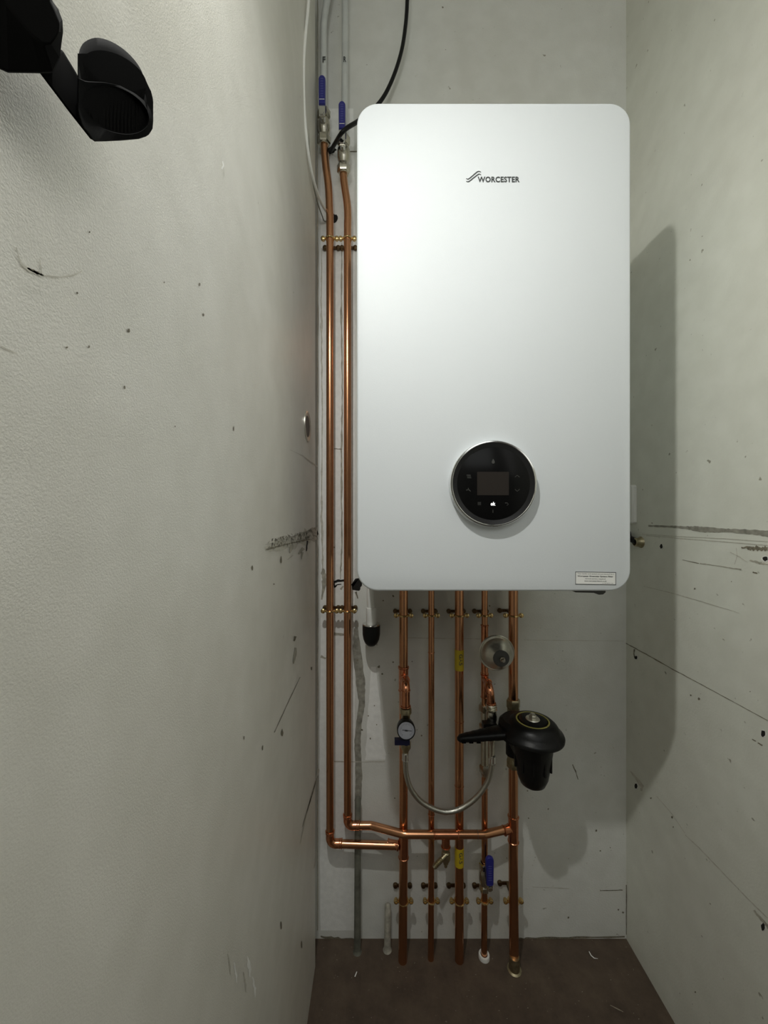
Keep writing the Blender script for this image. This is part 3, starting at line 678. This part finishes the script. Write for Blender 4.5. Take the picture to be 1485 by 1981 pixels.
def ball_valve(px, y_top, y_bot, hx, hy0, hy1, label, D, r, hw=6.6, hd=.032, small=False):
    c0 = P(px, y_top, D); c1 = P(px, y_bot, D); L = (c1 - c0).length; ax = (c1 - c0).normalized()
    t = thing('ball_valve', label, 'valve', c1, 'blue lever ball valves')
    b = MB(); b.lathe(c0, ax, [(r, 0), (r * 1.05, .002), (r * 1.05, L * .10), (r * 1.15, L * .30), (r * 1.45, L * .38), (r * 1.5, L * .5), (r * 1.4, L * .62), (r * 1.15, L * .68), (r * 1.1, L)], 28)
    b.build('body', M['nickel'], t)
    b = MB(); b.hexnut(c0 + ax * L * .02, c0 + ax * L * .26, r * 1.5); b.build('nut', M['nickel'], t)
    b = MB(); b.hexnut(c0 + ax * L * .74, c0 + ax * L * .96, r * 1.55); b.build('nut', M['nickel'], t)
    mid = c0 + ax * L * .5
    Dh = D - hd
    st0 = P(hx, CY + (CAMZ - mid.z) / Dh * F, Dh)
    b = MB(); b.cyl(mid, Vector((st0.x, Dh + .004, mid.z)), r * .62, 16); b.hexnut(Vector((st0.x, Dh + .006, mid.z)), Vector((st0.x, Dh - .006, mid.z)), .0062); b.build('stem', M['chrome'], t)
    # lever: steel tongue from the stem to the vinyl grip
    h0 = P(hx, hy0, Dh); h1 = P(hx, hy1, Dh); w = hw / F * Dh
    tz0 = min(mid.z, h1.z, h0.z) - .0; 
    b = MB(); zlo = min(mid.z - .006, h1.z); zhi = max(mid.z + .006, h1.z + .004)
    b.box((h0.x, Dh - .001, (zlo + zhi) / 2), (w * 1.75, .0022, zhi - zlo)); b.build('lever', M['chrome'], t)
    out = []
    for k in range(13): a = PI * k / 12; out.append(Vector((h0.x + w * math.cos(a), 0, h0.z - w + w * math.sin(a))))
    out += [Vector((h0.x - w * .95, 0, h1.z)), Vector((h0.x + w * .95, 0, h1.z))]
    cen = Vector((h0.x, 0, (h0.z + h1.z) / 2))
    R = []
    for y, s in ((Dh + .004, .86), (Dh + .0025, 1), (Dh - .003, 1), (Dh - .0052, .84)):
        R.append([Vector((cen.x + (p.x - cen.x) * s, y, cen.z + (p.z - cen.z) * (1 - (1 - s) * .22))) for p in out])
    gr = MB().rings(R).build('grip', M['blue'], t, angle=50)
    b = MB(); b.box((h0.x, Dh - .0054, h1.z + .0105), (w * 1.5, .0008, .0014)); b.build('white_dash', M['white_plastic'], gr)
    b = MB(); 
    zc = (h0.z + h1.z) / 2 + .004; hl = (h0.z - h1.z) * .30
    for k in range(8):
        z = zc - hl + 2 * hl * k / 7
        b.box((h0.x, Dh - .0053, z), (w * .8, .0006, hl * .13))
    b.build('embossing', M['blue_text'], gr)
    return t
ball_valve(626.5, 212, 282, 623, 149, 205, 'upper of two blue-handled valves in the left corner, below pipe marked F', DL, .0105)
ball_valve(664.5, 262, 338, 661.5, 199, 252, 'blue-handled valve left of boiler top corner, below pipe marked R', DL, .0105)
# low valve, lever pointing up beside the pipe
def low_valve():
    D = DP; px = 936.5; c0 = P(px, 1668, D); c1 = P(px, 1722, D); L = (c1 - c0).length; r = .0085; ax = Vector((0, 0, -1))
    t = thing('ball_valve', 'blue-handled valve near the floor on fourth copper pipe', 'valve', c1, 'blue lever ball valves')
    b = MB(); b.lathe(c0, ax, [(r, 0), (r * 1.1, .002), (r * 1.1, L * .18), (r * 1.5, L * .3), (r * 1.6, L * .5), (r * 1.5, L * .7), (r * 1.15, L * .8), (r, L)], 28); b.build('body', M['nickel'], t)
    b = MB(); b.hexnut(c0, c0 + ax * L * .22, r * 1.55); b.build('nut', M['nickel'], t)
    b = MB(); b.hexnut(c0 + ax * L * .80, c0 + ax * L, r * 1.5); b.build('nut', M['nickel'], t)
    Dh = .918; h0 = P(946.5, 1656, Dh); h1 = P(946.5, 1711, Dh); w = 7.8 / F * Dh
    mid = c0 + ax * L * .62; zs = P(945, 1717, Dh).z
    b = MB(); b.cyl(mid, Vector((h0.x, Dh + .002, zs)), .0055, 14); b.hexnut(Vector((h0.x, Dh + .003, zs)), Vector((h0.x, Dh - .006, zs)), .0062); b.build('stem', M['nickel'], t)
    b = MB(); b.box((h0.x, Dh - .001, (zs - .006 + h1.z + .004) / 2), (w * 1.5, .0022, h1.z + .004 - zs + .006)); b.build('lever', M['nickel'], t)
    out = []
    for k in range(13): a = PI * k / 12; out.append(Vector((h0.x + w * math.cos(a), 0, h0.z - w + w * math.sin(a))))
    out += [Vector((h0.x - w * .9, 0, h1.z + .002)), Vector((h0.x - w * .6, 0, h1.z)), Vector((h0.x + w * .6, 0, h1.z)), Vector((h0.x + w * .9, 0, h1.z + .002))]
    cen = Vector((h0.x, 0, (h0.z + h1.z) / 2)); R = []
    for y, s in ((Dh + .004, .86), (Dh + .0025, 1), (Dh - .003, 1), (Dh - .0052, .84)):
        R.append([Vector((cen.x + (p.x - cen.x) * s, y, cen.z + (p.z - cen.z) * (1 - (1 - s) * .22))) for p in out])
    gr = MB().rings(R).build('grip', M['blue'], t, angle=50)
    b = MB()
    for k in range(7): b.box((h0.x, Dh - .0053, h0.z - .020 - .0055 * k), (w * .8, .0006, .002))
    b.build('embossing', M['blue_text'], gr)
low_valve()

# ------------------------------------------------------------------ filling loop between pipes A and D
fl = thing('filling_loop', 'braided filling loop hose hanging in a U below the pressure gauge', 'hose', P(868, 1572, .90))
ea = P(784, 1325, .897); ze = ea.z
b = MB(); pts = fillet([(XA + .002, DP, ze), (ea.x, .897, ze), (ea.x, .897, zz(1366, .897))], .016, 10); b.tube(pts, .0105, 20)
b.torus((ea.x, .897, ze - .012), (0, 0, 1), .0108, .0010); b.torus((ea.x, .897, zz(1366, .897)), (0, 0, 1), .0112, .0016); b.torus((XA + .002, DP - .022, ze), (0, 1, 0), .0108, .0012)
b.build('elbow', M['copper_fit'], fl)
ed = P(947, 1330, .897); XV = px2x(950, .897)
b = MB(); pts = fillet([(XD + .002, DP, ed.z), (ed.x, .897, ed.z), (XV, .897, zz(1362, .897))], .016, 10); b.tube(pts, .0088, 20)
b.torus((ed.x, .897, ed.z - .014), (0, 0, 1), .0090, .0010); b.torus((XV, .897, zz(1360, .897)), (0, 0, 1), .0094, .0016); b.torus((XD + .002, DP - .022, ed.z), (0, 1, 0), .0090, .0012)
b.build('elbow', M['copper_fit'], fl)
gx = px2x(784.5, .897)
b = MB(); z0 = zz(1369, .897); b.lathe((gx, .897, z0), (0, 0, -1), [(.0125, 0), (.0135, .003), (.0135, .012), (.0105, .016), (.010, .024)], 24); b.cyl((gx, .897, z0 - .02), (gx, .897, zz(1440, .897)), .0095)
z1 = zz(1436, .897); b.lathe((gx, .897, z1), (0, 0, -1), [(.0118, 0), (.0118, .012), (.008, .018), (.0065, .024), (.0065, .030)], 24)
b.build('valve_body', M['brass_dull'], fl)
# gauge: faces the room, tipped up a little
gc = P(785.5, 1413, .868); gn = Vector((0.02, -1, .16)).normalized()
b = MB(); b.lathe(gc - gn * .026, gn, [(.014, 0), (.0195, .004), (.0205, .010), (.0208, .027), (.0200, .0285), (.0188, .0285), (.0186, .0255), (.001, .0255)], 40)
ga = b.build('pressure_gauge', M['black_plastic'], fl)
b = MB(); b.lathe(gc - gn * .0004, gn, [(.0187, 0), (.0187, .0004)], 40); b.build('dial', M['dial'], ga)
a_, u_, v_ = basis(gn)
def gp(x, y, h=.0010): return gc + u_ * x + v_ * y + gn * h
sx = 1 if u_.x > 0 else -1
b = MB()
def gbar(x0, y0, x1, y1, w, h=.0009):
    d = Vector((x1 - x0, y1 - y0)); n = Vector((-d.y, d.x)).normalized() * w / 2
    b.add([gp(sx * (x0 + n.x), y0 + n.y, h), gp(sx * (x1 + n.x), y1 + n.y, h), gp(sx * (x1 - n.x), y1 - n.y, h), gp(sx * (x0 - n.x), y0 - n.y, h)], [(0, 1, 2, 3)])
for k in range(21):
    a = math.radians(225 - 270 * k / 20); L = .0035 if k % 5 == 0 else .002
    gbar(.0145 * math.cos(a), .0145 * math.sin(a), (.0145 - L) * math.cos(a), (.0145 - L) * math.sin(a), .0005)
b.build('dial_marks', M['ink'], ga, smooth=False)
b = MB(); gbar(-.009, .0012, .012, -.0010, .0012, .0014); gbar(-.003, .0004, .003, -.0004, .003, .0015); b.build('needle', M['ink'], ga, smooth=False)
b = MB(); kz = zz(1434, .88); b.box(((px2x(763, .88) + px2x(792, .88)) / 2, .880, kz), (29 / F * .88, .012, .0115)); b.lathe((gx, .897, kz), (0, -1, 0), [(.008, 0), (.008, .022)], 16)
b.build('turn_handle', M['blue_dark'], fl)
# right side valve of the loop
b = MB(); z0 = zz(1362, .897)
b.lathe((XV, .897, z0), (0, 0, -1), [(.0115, 0), (.0125, .002), (.0105, .005), (.0130, .007), (.0105, .010), (.0135, .012), (.0110, .016), (.0125, .022), (.0125, .034), (.0110, .040), (.0110, .080), (.0085, .086), (.0080, .100), (.0074, .112), (.0074, .124)], 24)
b.build('valve_body', M['nickel'], fl)
b = MB(); kz = zz(1402, .886); b.box((px2x(947, .88), .884, kz), (.030, .018, .014)); b.build('turn_handle', M['black_plastic'], fl)
hose = [(783.6, 1455), (783.8, 1475), (786, 1499.5), (793.6, 1524), (810, 1547), (832, 1562), (859.6, 1570.5), (884.5, 1567), (909, 1553), (929, 1534), (944, 1509.5), (950.5, 1484.5), (953.5, 1462)]
MB().tube(smoothpath([P(x, y, .895) for x, y in hose], 8), .0058, 16).build('hose', M['braid'], fl)
for (x, y, y2) in ((783.7, 1457, 1470), (953, 1462, 1476)):
    b = MB(); b.cyl(P(x, y, .895), P(x, y2, .895), .0072); b.torus(P(x, y2, .895), (0, 0, 1), .0066, .0012); b.build('ferrule', M['chrome'], fl)

# ------------------------------------------------------------------ shock arrestor (steel vessel facing the room)
vc = P(960, 1262.5, .892)
sv = thing('expansion_vessel', 'small round steel pressure vessel facing the room, on the fourth copper pipe', 'pressure vessel', (vc.x, .93, vc.z))
b = MB()
b.lathe((vc.x, .930, vc.z), (0, -1, 0), [(.008, 0), (.012, .004), (.030, .022), (.0375, .032), (.0402, .035), (.0412, .0375), (.0412, .0395), (.0395, .041), (.0372, .0405), (.0362, .043), (.0350, .050), (.0310, .058), (.0285, .0605), (.0200, .070), (.0182, .072), (.001, .072)], 64)
b.build('shell', M['steel'], sv)
b = MB(); b.lathe((vc.x, .930, vc.z), (0, -1, 0), [(.0182, .0715), (.0182, .0735), (.0170, .0745), (.001, .0745)], 48); b.build('end_cap', M['dark_plastic'], sv)
b = MB(); b.hexnut((vc.x + .001, .8560, vc.z), (vc.x + .001, .8490, vc.z), .0062); b.lathe((vc.x + .001, .849, vc.z), (0, -1, 0), [(.0042, 0), (.0042, .006), (.003, .008)], 14); b.build('valve_stub', M['nickel'], sv)

# ------------------------------------------------------------------ magnetic filter
fc = Vector((px2x(1030, .835), .835, 0))
mf = thing('magnetic_filter', 'black canister filter with long side lever and yellow ring, on rightmost pipe', 'filter', (fc.x, fc.y, zz(1522, .835)))
zb = .607
def Z(py, D=.835): return zz(py, D)
b = MB()
b.lathe((fc.x, fc.y, 0), (0, 0, 1), [(.001, Z(1524)), (.012, Z(1522)), (.026, Z(1513)), (.032, Z(1500)), (.0355, Z(1480)), (.0405, Z(1450)), (.043, Z(1432)), (.043, zb + .003)], 40)
for k in range(10):
    a = 2 * PI * k / 10; b.box((fc.x + .0375 * math.cos(a), fc.y + .0375 * math.sin(a), Z(1462)), (.004, .004, .045), rot=Matrix.Rotation(a, 3, 'Z'))
b.build('canister', M['black_plastic'], mf)

b = MB()
b.lathe((fc.x, fc.y, 0), (0, 0, 1), [(.040, zb - .001), (.060, zb), (.0635, zb + .0025), (.0642, zb + .007), (.0625, zb + .011), (.0570, zb + .0145), (.0545, zb + .020), (.0500, zb + .0275), (.0430, zb + .0335), (.0385, zb + .035), (.001, zb + .035)], 56)
b.build('head', M['black_plastic'], mf)
zt_ = zb + .035
b = MB(); b.lathe((fc.x, fc.y, zt_), (0, 0, 1), [(.0345, 0), (.0345, .0008), (.0330, .0012), (.0315, .0008), (.0315, 0)], 56); b.build('yellow_ring', M['yellow_ring'], mf)
b = MB(); b.lathe((fc.x, fc.y, zt_), (0, 0, 1), [(.030, 0), (.029, .002), (.024, .003), (.001, .003)], 40)
b.build('top_cap', M['black_glass'], mf)
b = MB(); b.lathe((fc.x, fc.y, zt_ + .003), (0, 0, 1), [(.015, 0), (.014, .0015), (.010, .002), (.001, .002)], 32); b.hexnut((fc.x, fc.y, zt_ + .004), (fc.x, fc.y, zt_ + .011), .0082); b.cyl((fc.x, fc.y, zt_ + .010), (fc.x, fc.y, zt_ + .0145), .0045, 14)
b.build('bleed_screw', M['steel'], mf)
# lever arm: tapered slab with rounded tip and cast notches
tip = P(884, 1431, .845)
b = MB(); n = 22; R = []
x0, x1_ = fc.x - .045, tip.x
for k in range(n + 1):
    t = k / n; x = x0 + (x1_ - x0) * t
    hw = .024 * (1 - t) + .0085 * t
    hz = (.0115 * (1 - t) + .0072 * t) * (1 + (.10 if (k % 3 == 0 and 4 < k < 20) else 0))
    if t > .93: s = math.sqrt(max(0, 1 - ((t - .93) / .075) ** 2)); hw *= s; hz *= s
    zc = zb + .006 + t * (tip.z + .002 - zb - .006)
    R.append([Vector((x, tip.y + hw * math.cos(a) * (1 if abs(math.cos(a)) < .9 else 1), zc + hz * math.copysign(abs(math.sin(a)) ** .6, math.sin(a)))) for a in [2 * PI * j / 16 for j in range(16)]])
b.rings(R).build('lever', M['black_plastic'], mf, angle=50)
b = MB()
for k in range(3): b.box((x1_ + .012 + .016 * k, tip.y - .012, tip.z + .002), (.009, .003, .0045))
b.build('lever_inset', M['black_satin'], mf)
b = MB(); b.box(((XE + fc.x) / 2, .895, .560), (.040, .080, .044)); b.cyl((XE, DE, .503), (XE, DE, .577), .0175, 24); b.lathe((fc.x - .022, fc.y + .018, zb - .01), (0, 0, 1), [(.044, 0), (.046, .012), (.044, .030), (.036, .038), (.001, .039)], 36); b.build('pipe_adaptor', M['black_plastic'], mf)

# ------------------------------------------------------------------ condensate stub with black cap
cc = P(718, 1206, .930)
cp = thing('condensate_pipe', 'short white pipe with black rounded cap below boiler left corner', 'pipe', P(718, 1250, .930))
MB().tube(smoothpath([P(724, 1060, .945), P(719, 1120, .935), P(716.5, 1150, .930), P(717.5, 1178, .930)], 6), .0092, 20).build('tube', M['white_plastic'], cp)
MB().lathe(P(718, 1175, .930), (0, 0, -1), [(.0095, 0), (.0122, .0008), (.0126, .002), (.0126, .039), (.0120, .040)], 28).build('coupler', M['white_plastic'], cp)
MB().lathe(cc, (0, 0, -1), [(.0140, 0), (.0205, .0003), (.0214, .0018), (.0212, .0035)], 36).build('rim', M['chrome'], cp)
MB().lathe(cc, (0, 0, -1), [(.0195, .0012), (.0215, .003), (.0212, .026), (.0190, .038), (.0150, .047), (.0090, .053), (.001, .055)], 36).build('cap', M['black_rubber'], cp)

# ------------------------------------------------------------------ pipe stubs that run into the floor, the left one deep grey
for (xa, ya, D, xb, lab) in ((692, 1545, .962, 691, 'old deep-grey pipe stub rising from floor left of the copper pipes'), (750, 1752, .966, 749, 'short faint grey pipe stub at floor beside thick left copper pipe')):
    b = MB(); top = P(xa, ya, D); fo = Vector((px2x(xb, D - .006), D - .006, -.005))
    b.tube([top + Vector((0, .002, .005)), top + Vector((0, .001, .003)), top, top + (fo - top) * .5, fo], [.003, .0062, .0078, .0080, .0086], 18)
    b.lathe((fo.x, fo.y, 0), (0, 0, 1), [(.0110, 0), (.0100, .002), (.0088, .006), (.0085, .008)], 20)
    tag(b.build('pipe_stub', M['old_pipe'] if xa < 700 else M['plaster'], loc=(fo.x, fo.y, 0)), lab, 'pipe', 'old pipe stubs')

# ------------------------------------------------------------------ cables
b = MB(); b.tube(smoothpath([Vector((P(787, 0, .95).x, .95, 2.615)), P(788, -60, .95), P(787.5, 0, .95), P(784, 50, .95), P(776, 100, .95), P(760, 150, .95), P(740, 190, .95), P(715, 218, .95), P(690, 236, .92), P(672, 247, .900), P(660, 258, .900), P(650, 274, .93), P(641, 289, .972), P(638, 294, .984)], 8), [.0047] * 105, 14)
tag(b.build('cable', M['black_rubber'], loc=P(641, 289, .984)), 'black cable curving down behind the boiler top into wall', 'cable')
b = MB(); pts = smoothpath([Vector((P(604, 0, .80).x, .80, 2.615)), P(603, -200, .80), P(601, -80, .80), P(597, 0, .80), P(590.5, 70, .79), P(587, 130, .783), P(588, 200, .79), P(592, 260, .80), P(599, 315, .825), P(610, 362, .87), P(624, 398, .93), P(640, 420, .982)], 8)
b.tube(pts, .0031, 12); tag(b.build('cable', M['white_cable'], loc=P(640, 420, .982)), 'thin white cable curving down left wall into a small hole', 'cable')
b = MB(); b.tube(smoothpath([P(596, 250, .842), P(598, 290, .842), P(603, 340, .865), P(612, 385, .92), P(622, 415, .965), P(628, 428, .978), P(640, 424, .983)], 8), .0015, 10)  # thin grey line running beside the white cable
tag(b.build('cable', simple('grey_line', (.28, .28, .24), .5), loc=P(640, 424, .983)), 'very thin grey line beside the white cable in the corner', 'cable')

# ------------------------------------------------------------------ small fixtures on the side walls
wc = Vector((XL, .823, CAMZ - (825 - CY) / F * .823))
fp_ = thing('finger_pull', 'round recessed metal pull set in the left wall near the corner', 'fitting', wc)
MB().lathe(wc, (1, 0, 0), [(.033, 0), (.0330, .0018), (.0300, .0028), (.0262, .0016), (.0250, .0008), (.001, .0008)], 48).build('cup', M['steel'], fp_)
MB().lathe(wc + Vector((.0006, 0, 0)), (1, 0, 0), [(.0225, 0), (.0225, .0006)], 40).build('recess', M['dark_plastic'], fp_)
b = MB(); R = [[Vector((x, .9450 + (1 - s) * .02, 0)) for x in ()] for s in ()]
z1 = zz(938, .945); z0 = zz(1013, .945)
R = [[Vector((XR - x, y, z)) for y, z in ((.945 + i, z0 + .004 + i), (.949 + i, z0 + i), (.980, z0 + i), (.980, z1 - i), (.949 + i, z1 - i), (.945 + i, z1 - .004 - i))] for x, i in ((0, 0), (.008, 0), (.010, .002))]
b.rings(R); tag(b.build('socket_box', M['white_plastic'], loc=(XR, .962, z0)), 'narrow white plastic box on right wall, half hidden behind boiler', 'box')
an = Vector((XR, .930, zz(1049, .930)))
ao = thing('wall_anchor', 'worn metal wall plug on right wall beside the boiler edge', 'wall plug', an)
MB().lathe(an, (-1, 0, 0), [(.014, 0), (.013, .002), (.0105, .006), (.0105, .014), (.0080, .016), (.0060, .012), (.001, .012)], 18).build('sleeve', M['brass_dull'], ao)
MB().tube(smoothpath([an + Vector((-.010, 0, .002)), an + Vector((-.014, .012, .006)), an + Vector((-.014, .025, .010)), an + Vector((-.010, .035, .022))], 5), .0075, 12).build('black_tail', M['black_rubber'], ao)

# ------------------------------------------------------------------ black wall holder, upper left, close to the lens
hk = thing('wall_holder', 'black plastic wall holder with open oval cup, high on the left wall', 'holder', P(150, 140, .19))
def onplane(px, py, D): return P(px, py, D)
# cup: oval collar whose rear wall stands up as a rounded tongue
def el(cx, cy, rx, ry, a, rot, D, dd=0):
    x = rx * math.cos(a); y = ry * math.sin(a)
    X = cx + x * math.cos(rot) - y * math.sin(rot); Y = cy + x * math.sin(rot) + y * math.cos(rot)
    return P(X, Y, D + dd * math.sin(a))
b = MB(); n = 56; ring_o = []; ring_i = []; top_o = []; top_i = []
cup_o = [(172, 272), (200, 273), (240, 271), (268, 268), (284, 262), (293, 252), (297, 240), (296, 228), (290, 208), (283, 195)]
# body of the collar: outline traced clockwise, given real thickness and depth
def cr2(pts, n=4):
    p = [Vector((x, y, 0)) for x, y in pts]; q = smoothpath(p + [p[0]], n)[:-1]; return [(v.x, v.y) for v in q]
rim = [(150, 150), (165, 157), (200, 158), (232, 164), (262, 180), (283, 198), (292, 214), (296.5, 232), (295, 250), (286, 263), (268, 269), (235, 272), (205, 273.5), (180, 274), (174, 262), (160, 246), (150, 215)]
inner = []
rimc = rim
N_ = 64
def resample(poly, n):
    L = [0]; m = len(poly)
    for i in range(m): a = poly[i]; c = poly[(i + 1) % m]; L.append(L[-1] + math.hypot(c[0] - a[0], c[1] - a[1]))
    out = []
    for k in range(n):
        s = L[-1] * k / n; i = max(j for j in range(m) if L[j] <= s); a = poly[i]; c = poly[(i + 1) % m]; t = (s - L[i]) / (L[i + 1] - L[i] or 1)
        out.append((a[0] + (c[0] - a[0]) * t, a[1] + (c[1] - a[1]) * t))
    return out
outer = resample(rim, N_)
ic = (222, 212)
def polar_ell(th): return (ic[0] + 66 * math.cos(th) * math.cos(.42) - 40 * math.sin(th) * math.sin(.42), ic[1] + 66 * math.cos(th) * math.sin(.42) + 40 * math.sin(th) * math.cos(.42))
outer.sort(key=lambda p: math.atan2(p[1] - ic[1], p[0] - ic[0]))
inn = [polar_ell(math.atan2(p[1] - ic[1], p[0] - ic[0]) - .42) for p in outer]
Df = .160
Dd = lambda px: Df + .038 * (px - 150) / 150     # the collar leans along the wall
R = [[P(x, y, Dd(x)) for x, y in inn], [P(ic[0] + (x - ic[0]) * 1.06, ic[1] + (y - ic[1]) * 1.06, Dd(x) - .0015) for x, y in inn],
     [P(ic[0] + (x - ic[0]) * .97, ic[1] + (y - ic[1]) * .97, Dd(x) - .0015) for x, y in outer], [P(x, y, Dd(x)) for x, y in outer],
     [P(x, y, Dd(x)) + Vector((0, 0, .010)) for x, y in outer], [P(x, y, Dd(x)) + Vector((0, 0, .016)) for x, y in inn]]
b.rings(R, closed=True).build('collar', M['black_satin'], hk, angle=40)
# tongue: curved shell standing up from the far side of the collar
shell = [(152, 150), (151, 120), (154, 96), (164, 81), (184, 73), (207, 77), (232, 90), (254, 109), (270, 130), (278, 150), (281, 175), (284, 200)]
foot = [(152, 152), (158, 156), (172, 158), (188, 159), (204, 160), (218, 163), (232, 168), (246, 175), (258, 183), (268, 190), (277, 198), (285, 206)]
sp = [(v.x, v.y) for v in smoothpath([Vector((x, y, 0)) for x, y in shell], 3)]
ft = [(v.x, v.y) for v in smoothpath([Vector((x, y, 0)) for x, y in foot], 3)]
m = len(sp); vs = []; K = 5
for side in (0, 1):
    for j in range(K + 1):
        t = j / K
        for i in range(m):
            u = i / (m - 1); bow = -.016 * math.sin(PI * u) * 0 + .010 * math.sin(PI * u)
            x = ft[i][0] * (1 - t) + sp[i][0] * t; y = ft[i][1] * (1 - t) + sp[i][1] * t
            vs.append(P(x, y, Dd(x) + bow - (.0028 if side == 0 else 0) * (1 if j < K else .3)))
def vi(s, j, i): return s * (K + 1) * m + j * m + i
fs = []
for s in (0, 1):
    for j in range(K):
        for i in range(m - 1): fs.append((vi(s, j, i), vi(s, j, i + 1), vi(s, j + 1, i + 1), vi(s, j + 1, i)))
for i in range(m - 1): fs.append((vi(0, K, i), vi(0, K, i + 1), vi(1, K, i + 1), vi(1, K, i))); fs.append((vi(0, 0, i), vi(0, 0, i + 1), vi(1, 0, i + 1), vi(1, 0, i)))
for j in range(K): fs.append((vi(0, j, 0), vi(0, j + 1, 0), vi(1, j + 1, 0), vi(1, j, 0))); fs.append((vi(0, j, m - 1), vi(0, j + 1, m - 1), vi(1, j + 1, m - 1), vi(1, j, m - 1)))
b = MB(); b.add(vs, fs); b.build('tongue', M['black_satin'], hk, angle=50)
# inside of the cup
b = MB(); b.rings([[P(x, y, Dd(x)) for x, y in inn], [P(x, y, Dd(x)) + Vector((0, .0, .016)) for x, y in inn]], False, True); b.build('cup_lining', M['black_satin'], hk)
# arm
b = MB()
arm = [(70, 128), (118, 92), (152, 148), (160, 205), (182, 274), (174, 268), (130, 212), (78, 143)]
def armD(px): return .146 + .026 * (px - 70) / 110
b.rings([[P(x, y, armD(x) + .012) for x, y in arm], [P(x, y, armD(x)) for x, y in arm]]); bo = b.build('arm', M['black_satin'], hk)
bv = bo.modifiers.new('b', 'BEVEL'); bv.width = .0015; bv.segments = 3; bv.limit_method = 'ANGLE'
# faceted body at the frame's corner
D0, D1 = .165, .150
o1 = [(-60, -60), (95, -60), (100, 0), (113, 18), (121, 40), (122, 62), (119, 84), (116, 112), (102, 141), (80, 142), (16, 141), (0, 134), (-60, 110)]
o2 = [(-60, -60), (20, -60), (9, 0), (30, 24), (55, 58), (72, 76), (88, 84), (97, 80), (98, 86), (92, 92), (60, 100), (-60, 60), (-60, -20)]
f2 = [(-60, -60), (98, -60), (97, 0), (108, 22), (115, 44), (114, 62), (107, 74), (98, 84), (82, 84), (60, 66), (12, 8), (4, -10), (-60, -58)]
b = MB()
b.rings([[P(x, y, .153) for x, y in o1], [P(x, y, .142) for x, y in o1], [P(30 + (x - 30) * .98, 30 + (y - 30) * .98, .139) for x, y in o1], [P(x, y, .131) for x, y in f2]])
kb = b.build('mounting_block', M['black_satin'], hk, angle=12)
bv = kb.modifiers.new('b', 'BEVEL'); bv.width = .0008; bv.segments = 2; bv.limit_method = 'ANGLE'

# ------------------------------------------------------------------ light
def area(name, loc, target, size, power, col, shape='DISK', sy=None, spread=PI):
    l = bpy.data.lights.new(name, 'AREA'); l.shape = shape; l.size = size
    if sy: l.size_y = sy
    l.energy = power; l.color = col; l.spread = spread
    o = bpy.data.objects.new(name, l); COL.objects.link(o); o.location = loc
    d = Vector(target) - Vector(loc); o.rotation_euler = d.to_track_quat('-Z', 'Y').to_euler(); return o
LAMP = Vector((-.116, .165, 1.808))
area('lamp', LAMP, LAMP + Vector((.42, .03, -.91)), .026, 4.5, (1.0, 1.0, .955))
pl = bpy.data.lights.new('lamp_bulb', 'POINT'); pl.energy = 1.8; pl.shadow_soft_size = .013; pl.color = (1.0, 1.0, .955)
po = bpy.data.objects.new('lamp_bulb', pl); COL.objects.link(po); po.location = LAMP
area('left_wall_fill', (1.25, -.45, 1.95), (-.156, .25, 1.25), 1.0, 4.6, (1.0, .99, .95), 'RECTANGLE', 1.0)  # added fill with no seen source, brightens the left wall from the side
area('front_fill', (.25, -1.15, 2.15), (.25, .98, 1.75), .9, 4.2, (.97, 1.0, .99), 'RECTANGLE', .7)  # added fill behind the camera, brightens back wall top and boiler front
w = bpy.data.worlds.new('room'); SC.world = w; w.use_nodes = True
w.node_tree.nodes['Background'].inputs['Color'].default_value = (.80, .80, .72, 1)
w.node_tree.nodes['Background'].inputs['Strength'].default_value = .085

# ------------------------------------------------------------------ camera
cam = bpy.data.cameras.new('camera'); co = bpy.data.objects.new('camera', cam); COL.objects.link(co)
co.location = (0, 0, CAMZ); co.rotation_euler = (PI / 2, 0, 0)
cam.sensor_fit = 'AUTO'; cam.sensor_width = 36; cam.lens = F / 1981 * 36
cam.shift_x = (742.5 - CX) / 1981; cam.shift_y = -(990.5 - CY) / 1981
cam.clip_start = .01; cam.clip_end = 20
SC.camera = co
SC.view_settings.view_transform = 'Standard'; SC.view_settings.look = 'None'; SC.view_settings.exposure = 0; SC.view_settings.gamma = 1
SC.view_settings.use_curve_mapping = False
SC.cycles.max_bounces = 10; SC.cycles.diffuse_bounces = 6; SC.cycles.glossy_bounces = 6
